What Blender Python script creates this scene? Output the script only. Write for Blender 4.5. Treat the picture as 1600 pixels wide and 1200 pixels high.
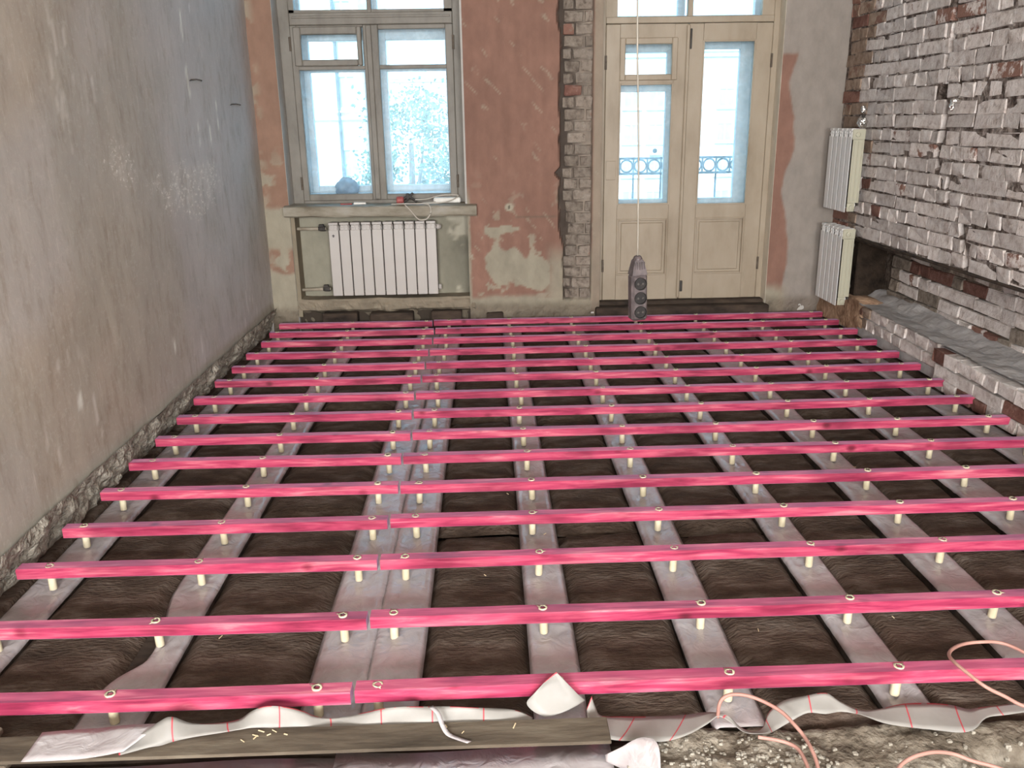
import bpy, bmesh, math, random
import numpy as np
from mathutils import Matrix, Vector

for o in list(bpy.data.objects):
    bpy.data.objects.remove(o)
scene = bpy.context.scene
COL = scene.collection

# ------------------------------------------------------------------ camera
CAM_F, PITCH, YAW, ROLL, CAM_H = 1334.6, 0.300795, 0.025564, 0.016286, 1.364
fw = Vector((math.sin(YAW) * math.cos(PITCH), math.cos(YAW) * math.cos(PITCH), -math.sin(PITCH)))
rt = Vector((math.cos(YAW), -math.sin(YAW), 0))
dn = fw.cross(rt)
c_, s_ = math.cos(ROLL), math.sin(ROLL)
rt2, dn2 = c_ * rt + s_ * dn, -s_ * rt + c_ * dn
cam_data = bpy.data.cameras.new('camera')
cam_data.sensor_width = 36.0
cam_data.lens = 36.0 * CAM_F / 1600.0
cam_data.clip_start = 0.02
cam_data.clip_end = 500
cam = bpy.data.objects.new('camera', cam_data)
COL.objects.link(cam)
mw = Matrix.Identity(4)
for i in range(3):
    mw[i][0], mw[i][1], mw[i][2] = rt2[i], -dn2[i], -fw[i]
mw[2][3] = CAM_H
cam.matrix_world = mw
scene.camera = cam

# ------------------------------------------------------------------ light
world = bpy.data.worlds.new('sky')
scene.world = world
world.use_nodes = True
bg = world.node_tree.nodes['Background']
bg.inputs[0].default_value = (0.44, 0.75, 1.0, 1)
bg.inputs[1].default_value = 3.6

sun_d = bpy.data.lights.new('sun', 'SUN')
sun_d.energy = 5.5
sun_d.angle = 0.01
sun_d.color = (1.0, 0.95, 0.86)
sun = bpy.data.objects.new('sun', sun_d)
COL.objects.link(sun)
sun.rotation_euler = Vector((0.25, 0.75, -0.62)).to_track_quat('-Z', 'Y').to_euler()

# unseen lights behind the camera; b added to brighten the left wall, windows invented
for nm_, x_, w_, pw_ in (('unseen_rear_light_a', -0.85, 1.5, 345), ('added_rear_light_b', 1.35, 1.3, 195)):
    rear_d = bpy.data.lights.new(nm_, 'AREA')
    rear_d.shape = 'RECTANGLE'
    rear_d.size, rear_d.size_y = w_, 1.15
    rear_d.energy = pw_
    rear_d.color = (1.0, 0.97, 0.95)
    rear = bpy.data.objects.new(nm_, rear_d)
    COL.objects.link(rear)
    rear.location = (x_, -2.96, 1.68)
    rear.rotation_euler = Vector((0.0, 1.0, 0.0)).to_track_quat('-Z', 'Y').to_euler()

scene.view_settings.view_transform = 'Standard'
scene.view_settings.look = 'None'
scene.view_settings.gamma = 1.0
scene.view_settings.use_curve_mapping = False
scene.view_settings.exposure = 0.55

# ------------------------------------------------------------------ helpers
rng = random.Random(7)
npr = np.random.RandomState(3)


def S(r, g, b):
    """sRGB 0-255 to linear"""
    f = lambda v: (v / 255 / 12.92) if v <= 10 else ((v / 255 + 0.055) / 1.055) ** 2.4
    return (f(r), f(g), f(b))


_TAB = np.random.RandomState(11).rand(256, 256)


def vnoise(x, y):
    x = np.asarray(x, float); y = np.asarray(y, float)
    xi, yi = np.floor(x).astype(int), np.floor(y).astype(int)
    fx, fy = x - xi, y - yi
    fx, fy = fx * fx * (3 - 2 * fx), fy * fy * (3 - 2 * fy)
    g = lambda a, b: _TAB[a & 255, b & 255]
    return (g(xi, yi) * (1 - fx) + g(xi + 1, yi) * fx) * (1 - fy) + (g(xi, yi + 1) * (1 - fx) + g(xi + 1, yi + 1) * fx) * fy


def fbm(x, y, o=4):
    s, a, t = 0, 1.0, 0
    for k in range(o):
        s = s + a * vnoise(x * 2 ** k + 17.3 * k, y * 2 ** k + 5.1 * k); t += a; a *= .5
    return s / t


def sstep(a, b, v):
    t = np.clip((np.asarray(v, float) - a) / (b - a), 0, 1)
    return t * t * (3 - 2 * t)


class MB:
    def __init__(self):
        self.v, self.f, self.c, self.uv = [], [], [], {}

    def quad(self, a, b, c, d):
        n = len(self.v); self.v += [tuple(a), tuple(b), tuple(c), tuple(d)]; self.f.append((n, n + 1, n + 2, n + 3)); return self

    def box(self, x0, x1, y0, y1, z0, z1, bev=0.0):
        if bev > 0:
            bm = bmesh.new()
            bmesh.ops.create_cube(bm, size=1)
            for v in bm.verts:
                v.co = Vector(((x0 + x1) / 2 + v.co.x * (x1 - x0), (y0 + y1) / 2 + v.co.y * (y1 - y0), (z0 + z1) / 2 + v.co.z * (z1 - z0)))
            bmesh.ops.bevel(bm, geom=list(bm.edges), offset=bev, segments=1, affect='EDGES', clamp_overlap=True)
            n = len(self.v)
            bm.verts.ensure_lookup_table()
            self.v += [tuple(v.co) for v in bm.verts]
            self.f += [tuple(n + v.index for v in f.verts) for f in bm.faces]
            bm.free()
            return self
        n = len(self.v)
        self.v += [(x0, y0, z0), (x1, y0, z0), (x1, y1, z0), (x0, y1, z0), (x0, y0, z1), (x1, y0, z1), (x1, y1, z1), (x0, y1, z1)]
        self.f += [tuple(n + i for i in q) for q in ((0, 3, 2, 1), (4, 5, 6, 7), (0, 1, 5, 4), (1, 2, 6, 5), (2, 3, 7, 6), (3, 0, 4, 7))]
        return self

    def grid(self, P, C=None):
        """P: array (n,m,3)"""
        n0 = len(self.v); a, b = P.shape[:2]
        self.v += [tuple(map(float, p)) for p in P.reshape(-1, 3)]
        if C is not None:
            while len(self.c) < n0: self.c.append((.5, .5, .5))
            self.c += [tuple(map(float, p)) for p in C.reshape(-1, C.shape[-1])]
        for i in range(a - 1):
            for j in range(b - 1):
                k = n0 + i * b + j
                self.f.append((k, k + 1, k + b + 1, k + b))
        return self

    def tube(self, pts, r, seg=8, cap=True):
        pts = [Vector(p) for p in pts]; n0 = len(self.v)
        rs = r if isinstance(r, (list, tuple)) else [r] * len(pts)
        up = Vector((0.13, 0.21, 0.97))
        for i, p in enumerate(pts):
            t = (pts[min(i + 1, len(pts) - 1)] - pts[max(i - 1, 0)]).normalized()
            if abs(t.dot(up)) > .95: up = Vector((1, .1, .05))
            a = t.cross(up).normalized(); b = t.cross(a)
            for k in range(seg):
                w = 2 * math.pi * k / seg
                self.v.append(tuple(p + (a * math.cos(w) + b * math.sin(w)) * rs[i]))
        for i in range(len(pts) - 1):
            for k in range(seg):
                q = n0 + i * seg
                self.f.append((q + k, q + (k + 1) % seg, q + seg + (k + 1) % seg, q + seg + k))
        if cap:
            self.f.append(tuple(n0 + k for k in range(seg)))
            self.f.append(tuple(n0 + (len(pts) - 1) * seg + k for k in reversed(range(seg))))
        return self

    def lathe(self, prof, origin=(0, 0, 0), axis='Z', seg=16):
        n0 = len(self.v)
        for r, h in prof:
            for k in range(seg):
                w = 2 * math.pi * k / seg
                x, y, z = r * math.cos(w), r * math.sin(w), h
                if axis == 'Y': x, y, z = x, h, y
                if axis == 'X': x, y, z = h, x, y
                self.v.append((origin[0] + x, origin[1] + y, origin[2] + z))
        for i in range(len(prof) - 1):
            for k in range(seg):
                q = n0 + i * seg
                self.f.append((q + k, q + (k + 1) % seg, q + seg + (k + 1) % seg, q + seg + k))
        return self

    def mesh(self, name, smooth=False):
        me = bpy.data.meshes.new(name)
        me.from_pydata(self.v, [], self.f)
        if self.c:
            while len(self.c) < len(self.v): self.c.append((.5, .5, .5))
            self.c = [tuple(c)[:4] if len(c) >= 4 else (*c, 0.0) for c in self.c]
            at = me.color_attributes.new('Col', 'FLOAT_COLOR', 'POINT')
            arr = np.array(self.c, 'f')
            at.data.foreach_set('color', arr.ravel())
        bm = bmesh.new(); bm.from_mesh(me)
        bmesh.ops.recalc_face_normals(bm, faces=bm.faces)
        bm.to_mesh(me); bm.free()
        if smooth:
            me.polygons.foreach_set('use_smooth', [True] * len(me.polygons))
        return me

    def build(self, name, mat, parent=None, smooth=False):
        return obj(name, self.mesh(name, smooth), mat, parent)


def obj(name, me, mat=None, parent=None, loc=None, rot=None, scl=None):
    o = bpy.data.objects.new(name, me)
    COL.objects.link(o)
    if mat is not None and me is not None and len(me.materials) == 0:
        me.materials.append(mat)
    if parent is not None: o.parent = parent
    if loc is not None: o.location = loc
    if rot is not None: o.rotation_euler = rot
    if scl is not None: o.scale = scl
    return o


def tag(o, label, cat=None, group=None, kind=None):
    if label: o['label'] = label
    if cat: o['category'] = cat
    if group: o['group'] = group
    if kind: o['kind'] = kind
    return o


def struct(o, label=None):
    o['kind'] = 'structure'
    if label: o['label'] = label
    return o


def empty(name, loc=(0, 0, 0)):
    o = bpy.data.objects.new(name, None)
    COL.objects.link(o); o.location = loc
    return o


def smoothpath(pts, n=6):
    P = [Vector(p) for p in pts]; out = []
    for i in range(len(P) - 1):
        p0, p1, p2, p3 = P[max(i - 1, 0)], P[i], P[i + 1], P[min(i + 2, len(P) - 1)]
        for k in range(n):
            t = k / n
            out.append(0.5 * ((2 * p1) + (p2 - p0) * t + (2 * p0 - 5 * p1 + 4 * p2 - p3) * t * t + (3 * p1 - p0 - 3 * p2 + p3) * t ** 3))
    out.append(P[-1])
    return out


# ------------------------------------------------------------------ materials
def new_mat(name):
    m = bpy.data.materials.new(name); m.use_nodes = True
    nt = m.node_tree
    return m, nt, nt.nodes['Principled BSDF']


def N(nt, typ, **kw):
    n = nt.nodes.new(typ)
    for k, v in kw.items():
        if k.startswith('i_'):
            key = k[2:]
            n.inputs[int(key) if key.isdigit() else key.replace('_', ' ')].default_value = v
        else:
            setattr(n, k, v)
    return n


def ramp(nt, src, stops):
    r = nt.nodes.new('ShaderNodeValToRGB')
    while len(r.color_ramp.elements) < len(stops): r.color_ramp.elements.new(0.5)
    for e, (p, c) in zip(r.color_ramp.elements, stops):
        e.position = p; e.color = (*c, 1) if len(c) == 3 else c
    nt.links.new(src, r.inputs[0])
    return r


def coords(nt, scale=(1, 1, 1), rnd=False, kind='Object'):
    tc = nt.nodes.new('ShaderNodeTexCoord')
    mp = nt.nodes.new('ShaderNodeMapping')
    mp.inputs['Scale'].default_value = scale
    src = tc.outputs[kind]
    if rnd:
        oi = nt.nodes.new('ShaderNodeObjectInfo')
        ml = N(nt, 'ShaderNodeMath', operation='MULTIPLY'); ml.inputs[1].default_value = 37.0
        nt.links.new(oi.outputs['Random'], ml.inputs[0])
        ad = N(nt, 'ShaderNodeVectorMath', operation='ADD')
        nt.links.new(src, ad.inputs[0]); nt.links.new(ml.outputs[0], ad.inputs[1])
        src = ad.outputs[0]
    nt.links.new(src, mp.inputs[0])
    return mp.outputs[0]


def bump(nt, bs, height, strength=.3, dist=.01):
    b = N(nt, 'ShaderNodeBump'); b.inputs['Strength'].default_value = strength; b.inputs['Distance'].default_value = dist
    nt.links.new(height, b.inputs['Height']); nt.links.new(b.outputs[0], bs.inputs['Normal'])
    return b


def noisy(name, stops, scale=8, detail=6, rough=.8, bs=.3, bd=.01, stretch=(1, 1, 1), rnd=False, bscale=None, spec=.3, metal=0):
    m, nt, b = new_mat(name)
    co = coords(nt, stretch, rnd)
    n = N(nt, 'ShaderNodeTexNoise', i_Scale=scale, i_Detail=detail, i_Roughness=.62)
    nt.links.new(co, n.inputs['Vector'])
    r = ramp(nt, n.outputs['Fac'], stops)
    nt.links.new(r.outputs[0], b.inputs['Base Color'])
    b.inputs['Roughness'].default_value = rough
    b.inputs['Specular IOR Level'].default_value = spec
    b.inputs['Metallic'].default_value = metal
    if bs:
        n2 = N(nt, 'ShaderNodeTexNoise', i_Scale=bscale or scale * 3, i_Detail=8)
        nt.links.new(co, n2.inputs['Vector'])
        bump(nt, b, n2.outputs['Fac'], bs, bd)
    return m


def painted(name, rough=.75, vscale=14, var=.25, bs=.25, bd=.004, bscale=60, spec=.3, stretch=(1, 1, 1)):
    """colour from the wall's own paint map with fine variation"""
    m, nt, b = new_mat(name)
    at = N(nt, 'ShaderNodeAttribute', attribute_name='Col')
    co = coords(nt, stretch)
    n = N(nt, 'ShaderNodeTexNoise', i_Scale=vscale, i_Detail=8, i_Roughness=.65)
    nt.links.new(co, n.inputs['Vector'])
    r = ramp(nt, n.outputs['Fac'], [(.3, (1 - var,) * 3), (.7, (1 + var * .5,) * 3)])
    mx = N(nt, 'ShaderNodeMix', data_type='RGBA', blend_type='MULTIPLY'); mx.inputs[0].default_value = 1
    nt.links.new(at.outputs['Color'], mx.inputs[6]); nt.links.new(r.outputs[0], mx.inputs[7])
    nt.links.new(mx.outputs[2], b.inputs['Base Color'])
    b.inputs['Roughness'].default_value = rough
    b.inputs['Specular IOR Level'].default_value = spec
    n2 = N(nt, 'ShaderNodeTexNoise', i_Scale=bscale, i_Detail=6)
    nt.links.new(co, n2.inputs['Vector'])
    bump(nt, b, n2.outputs['Fac'], bs, bd)
    return m


def make_leftwall():
    m = painted('scraped_wall_paint', .62, 5, .12, .22, .004, 45, .35, (1, 1, .55))
    nt = m.node_tree; b = nt.nodes['Principled BSDF']
    src = b.inputs['Base Color'].links[0].from_socket
    at = N(nt, 'ShaderNodeAttribute', attribute_name='Col')
    # fine hair scratches running down the wall
    co = coords(nt, (1, 26, 2.4))
    n = N(nt, 'ShaderNodeTexNoise', i_Scale=3.0, i_Detail=4, i_Roughness=.6, i_Distortion=.5); nt.links.new(co, n.inputs['Vector'])
    r = ramp(nt, n.outputs['Fac'], [(.63, (0, 0, 0)), (.72, (.45,) * 3)])
    mx = N(nt, 'ShaderNodeMix', data_type='RGBA'); nt.links.new(r.outputs[0], mx.inputs[0]); nt.links.new(src, mx.inputs[6]); mx.inputs[7].default_value = (*S(206, 198, 186), 1)
    # dark scuffs
    co3 = coords(nt, (1, 9, 3))
    n3 = N(nt, 'ShaderNodeTexNoise', i_Scale=2.2, i_Detail=8, i_Roughness=.7); nt.links.new(co3, n3.inputs['Vector'])
    r3 = ramp(nt, n3.outputs['Fac'], [(.32, (.80, .77, .72)), (.5, (1, 1, 1))])
    m3 = N(nt, 'ShaderNodeMix', data_type='RGBA', blend_type='MULTIPLY'); m3.inputs[0].default_value = 1
    nt.links.new(mx.outputs[2], m3.inputs[6]); nt.links.new(r3.outputs[0], m3.inputs[7])
    # flecks of filler inside the patch
    co2 = coords(nt, (1, 1, 1.6))
    n2 = N(nt, 'ShaderNodeTexNoise', i_Scale=34, i_Detail=6, i_Roughness=.7); nt.links.new(co2, n2.inputs['Vector'])
    r2 = ramp(nt, n2.outputs['Fac'], [(.54, (0, 0, 0)), (.64, (1, 1, 1))])
    ml = N(nt, 'ShaderNodeMath', operation='MULTIPLY'); nt.links.new(r2.outputs[0], ml.inputs[0]); nt.links.new(at.outputs['Alpha'], ml.inputs[1])
    mx2 = N(nt, 'ShaderNodeMix', data_type='RGBA'); nt.links.new(ml.outputs[0], mx2.inputs[0]); nt.links.new(m3.outputs[2], mx2.inputs[6]); mx2.inputs[7].default_value = (*S(222, 217, 208), 1)
    nt.links.new(mx2.outputs[2], b.inputs['Base Color'])
    return m


def make_pink():
    m, nt, b = new_mat('pink_stained_wood')
    co = coords(nt, (1.3, 16, 16), True)
    n = N(nt, 'ShaderNodeTexNoise', i_Scale=3.2, i_Detail=5, i_Roughness=.6, i_Distortion=.6)
    nt.links.new(co, n.inputs['Vector'])
    r = ramp(nt, n.outputs['Fac'], [(.34, S(134, 30, 64)), (.47, S(163, 53, 83)), (.57, S(177, 74, 97)), (.70, S(200, 118, 127))])
    co2 = coords(nt, (1, 2.2, 2.2), True)
    n2 = N(nt, 'ShaderNodeTexNoise', i_Scale=3.5, i_Detail=3)
    nt.links.new(co2, n2.inputs['Vector'])
    r2 = ramp(nt, n2.outputs['Fac'], [(.36, (.58, .42, .52)), (.52, (1, 1, 1))])
    mx = N(nt, 'ShaderNodeMix', data_type='RGBA', blend_type='MULTIPLY'); mx.inputs[0].default_value = 1
    nt.links.new(r.outputs[0], mx.inputs[6]); nt.links.new(r2.outputs[0], mx.inputs[7])
    # knots
    co3 = coords(nt, (5, 7, 7), True)
    vo = N(nt, 'ShaderNodeTexVoronoi', i_Scale=1.25, i_Randomness=1.0)
    nt.links.new(co3, vo.inputs['Vector'])
    r3 = ramp(nt, vo.outputs['Distance'], [(.05, (.28, .07, .14)), (.10, (.58, .34, .44)), (.17, (1, 1, 1))])
    mx2 = N(nt, 'ShaderNodeMix', data_type='RGBA', blend_type='MULTIPLY'); mx2.inputs[0].default_value = .85
    nt.links.new(mx.outputs[2], mx2.inputs[6]); nt.links.new(r3.outputs[0], mx2.inputs[7])
    nt.links.new(mx2.outputs[2], b.inputs['Base Color'])
    b.inputs['Roughness'].default_value = .58
    b.inputs['Specular IOR Level'].default_value = .3
    b.inputs['Sheen Weight'].default_value = .35; b.inputs['Sheen Roughness'].default_value = .45; b.inputs['Sheen Tint'].default_value = (.72, .66, 1, 1)  # lilac sheen put in for window light on the joist tops
    bump(nt, b, n.outputs['Fac'], .12, .003)
    return m


def make_glass():
    m = bpy.data.materials.new('window_glass'); m.use_nodes = True
    nt = m.node_tree; nt.nodes.clear()
    out = nt.nodes.new('ShaderNodeOutputMaterial')
    tr = N(nt, 'ShaderNodeBsdfTransparent'); tr.inputs[0].default_value = (.93, .96, .97, 1)
    gl = N(nt, 'ShaderNodeBsdfGlossy'); gl.inputs['Roughness'].default_value = .3
    fr = N(nt, 'ShaderNodeFresnel'); fr.inputs[0].default_value = 1.45
    mx = N(nt, 'ShaderNodeMixShader')
    fm = N(nt, 'ShaderNodeMath', operation='MULTIPLY'); fm.inputs[1].default_value = .2; nt.links.new(fr.outputs[0], fm.inputs[0])
    nt.links.new(fm.outputs[0], mx.inputs[0]); nt.links.new(tr.outputs[0], mx.inputs[1]); nt.links.new(gl.outputs[0], mx.inputs[2])
    # old dusty glass: a little light scattered by dust
    df = N(nt, 'ShaderNodeBsdfTranslucent'); df.inputs[0].default_value = (.85, .92, .95, 1)
    co = coords(nt)
    n = N(nt, 'ShaderNodeTexNoise', i_Scale=14, i_Detail=6, i_Roughness=.7)
    nt.links.new(co, n.inputs['Vector'])
    r = ramp(nt, n.outputs['Fac'], [(.35, (.03,) * 3), (.75, (.22,) * 3)])
    mx2 = N(nt, 'ShaderNodeMixShader')
    nt.links.new(r.outputs[0], mx2.inputs[0]); nt.links.new(mx.outputs[0], mx2.inputs[1]); nt.links.new(df.outputs[0], mx2.inputs[2])
    nt.links.new(mx2.outputs[0], out.inputs[0])
    return m


def make_brick(name, stops, redness, spots):
    """limewashed brick: wash colour, bare clay showing through on some bricks"""
    m, nt, b = new_mat(name)
    co = coords(nt, (1, 1, 1), True)
    n = N(nt, 'ShaderNodeTexNoise', i_Scale=22, i_Detail=7, i_Roughness=.65)
    nt.links.new(co, n.inputs['Vector'])
    r = ramp(nt, n.outputs['Fac'], stops)
    oi = nt.nodes.new('ShaderNodeObjectInfo')
    n2 = N(nt, 'ShaderNodeTexNoise', i_Scale=9, i_Detail=5, i_Roughness=.7)
    nt.links.new(co, n2.inputs['Vector'])
    pw = N(nt, 'ShaderNodeMath', operation='POWER'); nt.links.new(oi.outputs['Random'], pw.inputs[0]); pw.inputs[1].default_value = redness
    ad = N(nt, 'ShaderNodeMath', operation='MULTIPLY_ADD'); nt.links.new(pw.outputs[0], ad.inputs[0]); ad.inputs[1].default_value = .42
    nt.links.new(n2.outputs['Fac'], ad.inputs[2])
    r2 = ramp(nt, ad.outputs[0], [(spots, (0, 0, 0)), (spots + .07, (1, 1, 1))])
    mx = N(nt, 'ShaderNodeMix', data_type='RGBA')
    nt.links.new(r2.outputs[0], mx.inputs[0]); nt.links.new(r.outputs[0], mx.inputs[6]); mx.inputs[7].default_value = (*S(130, 98, 86), 1)
    hs = N(nt, 'ShaderNodeHueSaturation')
    mr = N(nt, 'ShaderNodeMapRange'); mr.inputs[3].default_value = .78; mr.inputs[4].default_value = 1.12
    nt.links.new(oi.outputs['Random'], mr.inputs[0]); nt.links.new(mr.outputs[0], hs.inputs['Value'])
    nt.links.new(mx.outputs[2], hs.inputs['Color'])
    nt.links.new(hs.outputs[0], b.inputs['Base Color'])
    b.inputs['Roughness'].default_value = .92
    b.inputs['Specular IOR Level'].default_value = .15
    n3 = N(nt, 'ShaderNodeTexNoise', i_Scale=70, i_Detail=8, i_Roughness=.7)
    nt.links.new(co, n3.inputs['Vector'])
    bump(nt, b, n3.outputs['Fac'], .9, .012)
    return m


def make_membrane():
    m, nt, b = new_mat('printed_white_membrane')
    uv = nt.nodes.new('ShaderNodeUVMap'); uv.uv_map = 'UVMap'
    sx = N(nt, 'ShaderNodeSeparateXYZ'); nt.links.new(uv.outputs[0], sx.inputs[0])
    fr = N(nt, 'ShaderNodeMath', operation='FRACT'); ml = N(nt, 'ShaderNodeMath', operation='MULTIPLY'); ml.inputs[1].default_value = 8.0
    nt.links.new(sx.outputs[0], ml.inputs[0]); nt.links.new(ml.outputs[0], fr.inputs[0])
    lt = N(nt, 'ShaderNodeMath', operation='LESS_THAN'); lt.inputs[1].default_value = .028; nt.links.new(fr.outputs[0], lt.inputs[0])
    gt = N(nt, 'ShaderNodeMath', operation='GREATER_THAN'); gt.inputs[1].default_value = .955; nt.links.new(sx.outputs[1], gt.inputs[0])
    co = coords(nt)
    n = N(nt, 'ShaderNodeTexNoise', i_Scale=9, i_Detail=4); nt.links.new(co, n.inputs['Vector'])
    g2 = N(nt, 'ShaderNodeMath', operation='GREATER_THAN'); g2.inputs[1].default_value = .5; nt.links.new(n.outputs['Fac'], g2.inputs[0])
    ed = N(nt, 'ShaderNodeMath', operation='MULTIPLY'); nt.links.new(gt.outputs[0], ed.inputs[0]); nt.links.new(g2.outputs[0], ed.inputs[1])
    mxm = N(nt, 'ShaderNodeMath', operation='MAXIMUM'); nt.links.new(lt.outputs[0], mxm.inputs[0]); nt.links.new(ed.outputs[0], mxm.inputs[1])
    r = ramp(nt, n.outputs['Fac'], [(.3, S(128, 125, 120)), (.7, S(148, 145, 140))])
    mx = N(nt, 'ShaderNodeMix', data_type='RGBA')
    nt.links.new(mxm.outputs[0], mx.inputs[0]); nt.links.new(r.outputs[0], mx.inputs[6]); mx.inputs[7].default_value = (*S(170, 62, 70), 1)
    nt.links.new(mx.outputs[2], b.inputs['Base Color'])
    b.inputs['Roughness'].default_value = .6
    n2 = N(nt, 'ShaderNodeTexNoise', i_Scale=40, i_Detail=4); nt.links.new(co, n2.inputs['Vector'])
    bump(nt, b, n2.outputs['Fac'], .15, .003)
    return m


def make_film():
    m, nt, b = new_mat('white_film')
    co = coords(nt, (1, 1, 1), True)
    n = N(nt, 'ShaderNodeTexNoise', i_Scale=5, i_Detail=5, i_Roughness=.6); nt.links.new(co, n.inputs['Vector'])
    r = ramp(nt, n.outputs['Fac'], [(.3, S(144, 136, 135)), (.55, S(168, 161, 161)), (.75, S(188, 184, 185))])
    nt.links.new(r.outputs[0], b.inputs['Base Color'])
    b.inputs['Roughness'].default_value = .27
    b.inputs['Specular IOR Level'].default_value = .65
    n2 = N(nt, 'ShaderNodeTexNoise', i_Scale=16, i_Detail=3, i_Distortion=1.5); nt.links.new(co, n2.inputs['Vector'])
    bump(nt, b, n2.outputs['Fac'], .45, .012)
    return m


M = {}
M['pink'] = make_pink()
M['glass'] = make_glass()
M['film'] = make_film()
M['membrane'] = make_membrane()
M['bolt'] = noisy('cream_plastic', [(.3, S(176, 166, 138)), (.7, S(198, 189, 164))], 20, 3, .45, .05)
M['fill'] = noisy('dark_fibre_fill', [(.25, S(52, 43, 37)), (.5, S(80, 67, 58)), (.75, S(114, 103, 94))], 7, 9, .95, .9, .012, (1, 2.2, 1), True, 45, .1)
M['earth'] = noisy('dark_earth', [(.3, S(26, 22, 19)), (.7, S(62, 52, 44))], 9, 8, 1, .8, .02, spec=.05)
M['leftwall'] = make_leftwall()
M['backwall'] = painted('old_back_wall_paint', .8, 11, .16, .3, .004, 55, .2, (1, 1, .6))
M['mortar_rough'] = noisy('rough_grey_mortar', [(.3, S(112, 106, 96)), (.55, S(156, 150, 138)), (.75, S(182, 176, 164))], 24, 8, .95, 1, .015, spec=.1)
M['brick_white'] = make_brick('limewashed_brick', [(.3, S(162, 149, 140)), (.47, S(202, 192, 186)), (.7, S(224, 218, 213))], 7.0, .84)
M['brick_bare'] = make_brick('bare_brown_brick', [(.3, S(122, 102, 86)), (.55, S(158, 138, 122)), (.75, S(178, 160, 144))], 1.6, .74)
M['brick_red'] = make_brick('bare_red_brick', [(.3, S(96, 66, 58)), (.55, S(122, 88, 78)), (.75, S(152, 128, 118))], 2, .8)
M['brick_dirty'] = make_brick('sooty_pier_brick', [(.3, S(82, 73, 66)), (.48, S(128, 117, 106)), (.7, S(154, 144, 132))], 5, .86)
M['brick_pier'] = make_brick('stained_pier_brick', [(.3, S(92, 82, 73)), (.46, S(136, 125, 114)), (.7, S(158, 148, 136))], 6, .9)
M['mortar'] = noisy('limewashed_mortar', [(.38, S(62, 53, 48)), (.50, S(104, 94, 88)), (.68, S(168, 158, 151))], 18, 8, 1, .9, .015, spec=.05)
M['mortar_dark'] = noisy('sooty_mortar', [(.3, S(44, 38, 34)), (.55, S(92, 82, 74)), (.75, S(128, 116, 104))], 18, 8, 1, .9, .015, spec=.05)
M['ledge_top'] = noisy('ledge_cement', [(.3, S(138, 134, 132)), (.7, S(172, 168, 166))], 8, 7, .95, .6, .01, spec=.1)
M['ledge_brown'] = noisy('brown_crumbled_render', [(.3, S(110, 84, 66)), (.7, S(168, 140, 116))], 14, 8, .95, .9, .012, spec=.1)
M['frame'] = noisy('old_grey_white_frame_paint', [(.25, S(88, 83, 75)), (.5, S(112, 107, 98)), (.75, S(126, 121, 112))], 7, 8, .55, .25, .003, (1, 1, .5), False, 50, .4)
M['outer_frame'] = noisy('white_outer_frame_paint', [(.25, S(176, 182, 188)), (.6, S(214, 218, 220))], 5, 6, .6, .15, .003)
M['door'] = noisy('cream_door_paint', [(.25, S(128, 114, 94)), (.5, S(150, 137, 118)), (.75, S(160, 148, 130))], 5, 8, .5, .15, .002, (1, 1, .4), False, 50, .4)
M['dark_gap'] = noisy('blackened_wood', [(.3, S(26, 20, 17)), (.7, S(74, 62, 52))], 14, 8, .9, .6, .006, (.4, 1, 1))
M['rad'] = noisy('white_radiator_enamel', [(.3, S(168, 162, 156)), (.7, S(176, 170, 164))], 3, 2, .38, 0, spec=.5)
M['rad_ivory'] = noisy('ivory_radiator_enamel', [(.3, S(164, 161, 142)), (.7, S(176, 173, 154))], 3, 2, .36, 0, spec=.5)
M['rad_lit'] = noisy('window_lit_radiator_enamel', [(.3, S(206, 205, 202)), (.7, S(216, 215, 213))], 3, 2, .36, 0, spec=.5)  # paler copy of the ivory; window light on the fronts put into colour
M['rad_core'] = noisy('shade_dark_radiator_core', [(.3, S(48, 45, 42)), (.7, S(70, 66, 61))], 12, 4, .9, 0)  # shade between the sections put into the core colour
M['pipe'] = noisy('painted_steel_pipe', [(.3, S(136, 126, 110)), (.7, S(170, 162, 146))], 12, 4, .5, .1)
M['chrome'] = noisy('crumpled_foil_chrome', [(.3, S(200, 198, 194)), (.7, S(235, 234, 230))], 20, 3, .22, .9, .01, bscale=55, metal=1)
M['darkmetal'] = noisy('dark_metal', [(.3, S(38, 36, 34)), (.7, S(70, 66, 62))], 20, 4, .6, .2)
M['hinge'] = noisy('paint_smeared_hinge', [(.3, S(70, 60, 50)), (.7, S(104, 94, 82))], 30, 4, .6, .2)
M['iron'] = noisy('grey_painted_iron', [(.3, S(62, 66, 68)), (.7, S(96, 100, 102))], 20, 4, .6, .2)
M['sill'] = noisy('old_sill_paint', [(.25, S(98, 89, 74)), (.5, S(132, 125, 110)), (.75, S(156, 152, 142))], 9, 9, .6, .5, .005, (.5, 1, 1.4))
M['plank'] = noisy('weathered_board', [(.28, S(56, 48, 39)), (.5, S(88, 78, 66)), (.75, S(116, 107, 93))], 9, 9, .85, .5, .006, (.35, 1.6, 1.6), bscale=30)
M['concrete'] = noisy('crumbling_concrete', [(.28, S(72, 64, 55)), (.5, S(114, 105, 93)), (.75, S(156, 149, 136))], 11, 9, .95, 1, .02, spec=.1)
M['pale_cord'] = noisy('pink_grey_cable_sheath', [(.3, S(150, 108, 98)), (.7, S(172, 134, 122))], 10, 3, .5, .05)
M['white_cord'] = noisy('white_cable_sheath', [(.3, S(112, 106, 96)), (.7, S(134, 128, 117))], 10, 3, .5, .05)
M['sill_cord'] = noisy('grey_white_wire', [(.3, S(160, 152, 140)), (.7, S(186, 179, 168))], 10, 3, .5, .05)
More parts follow.
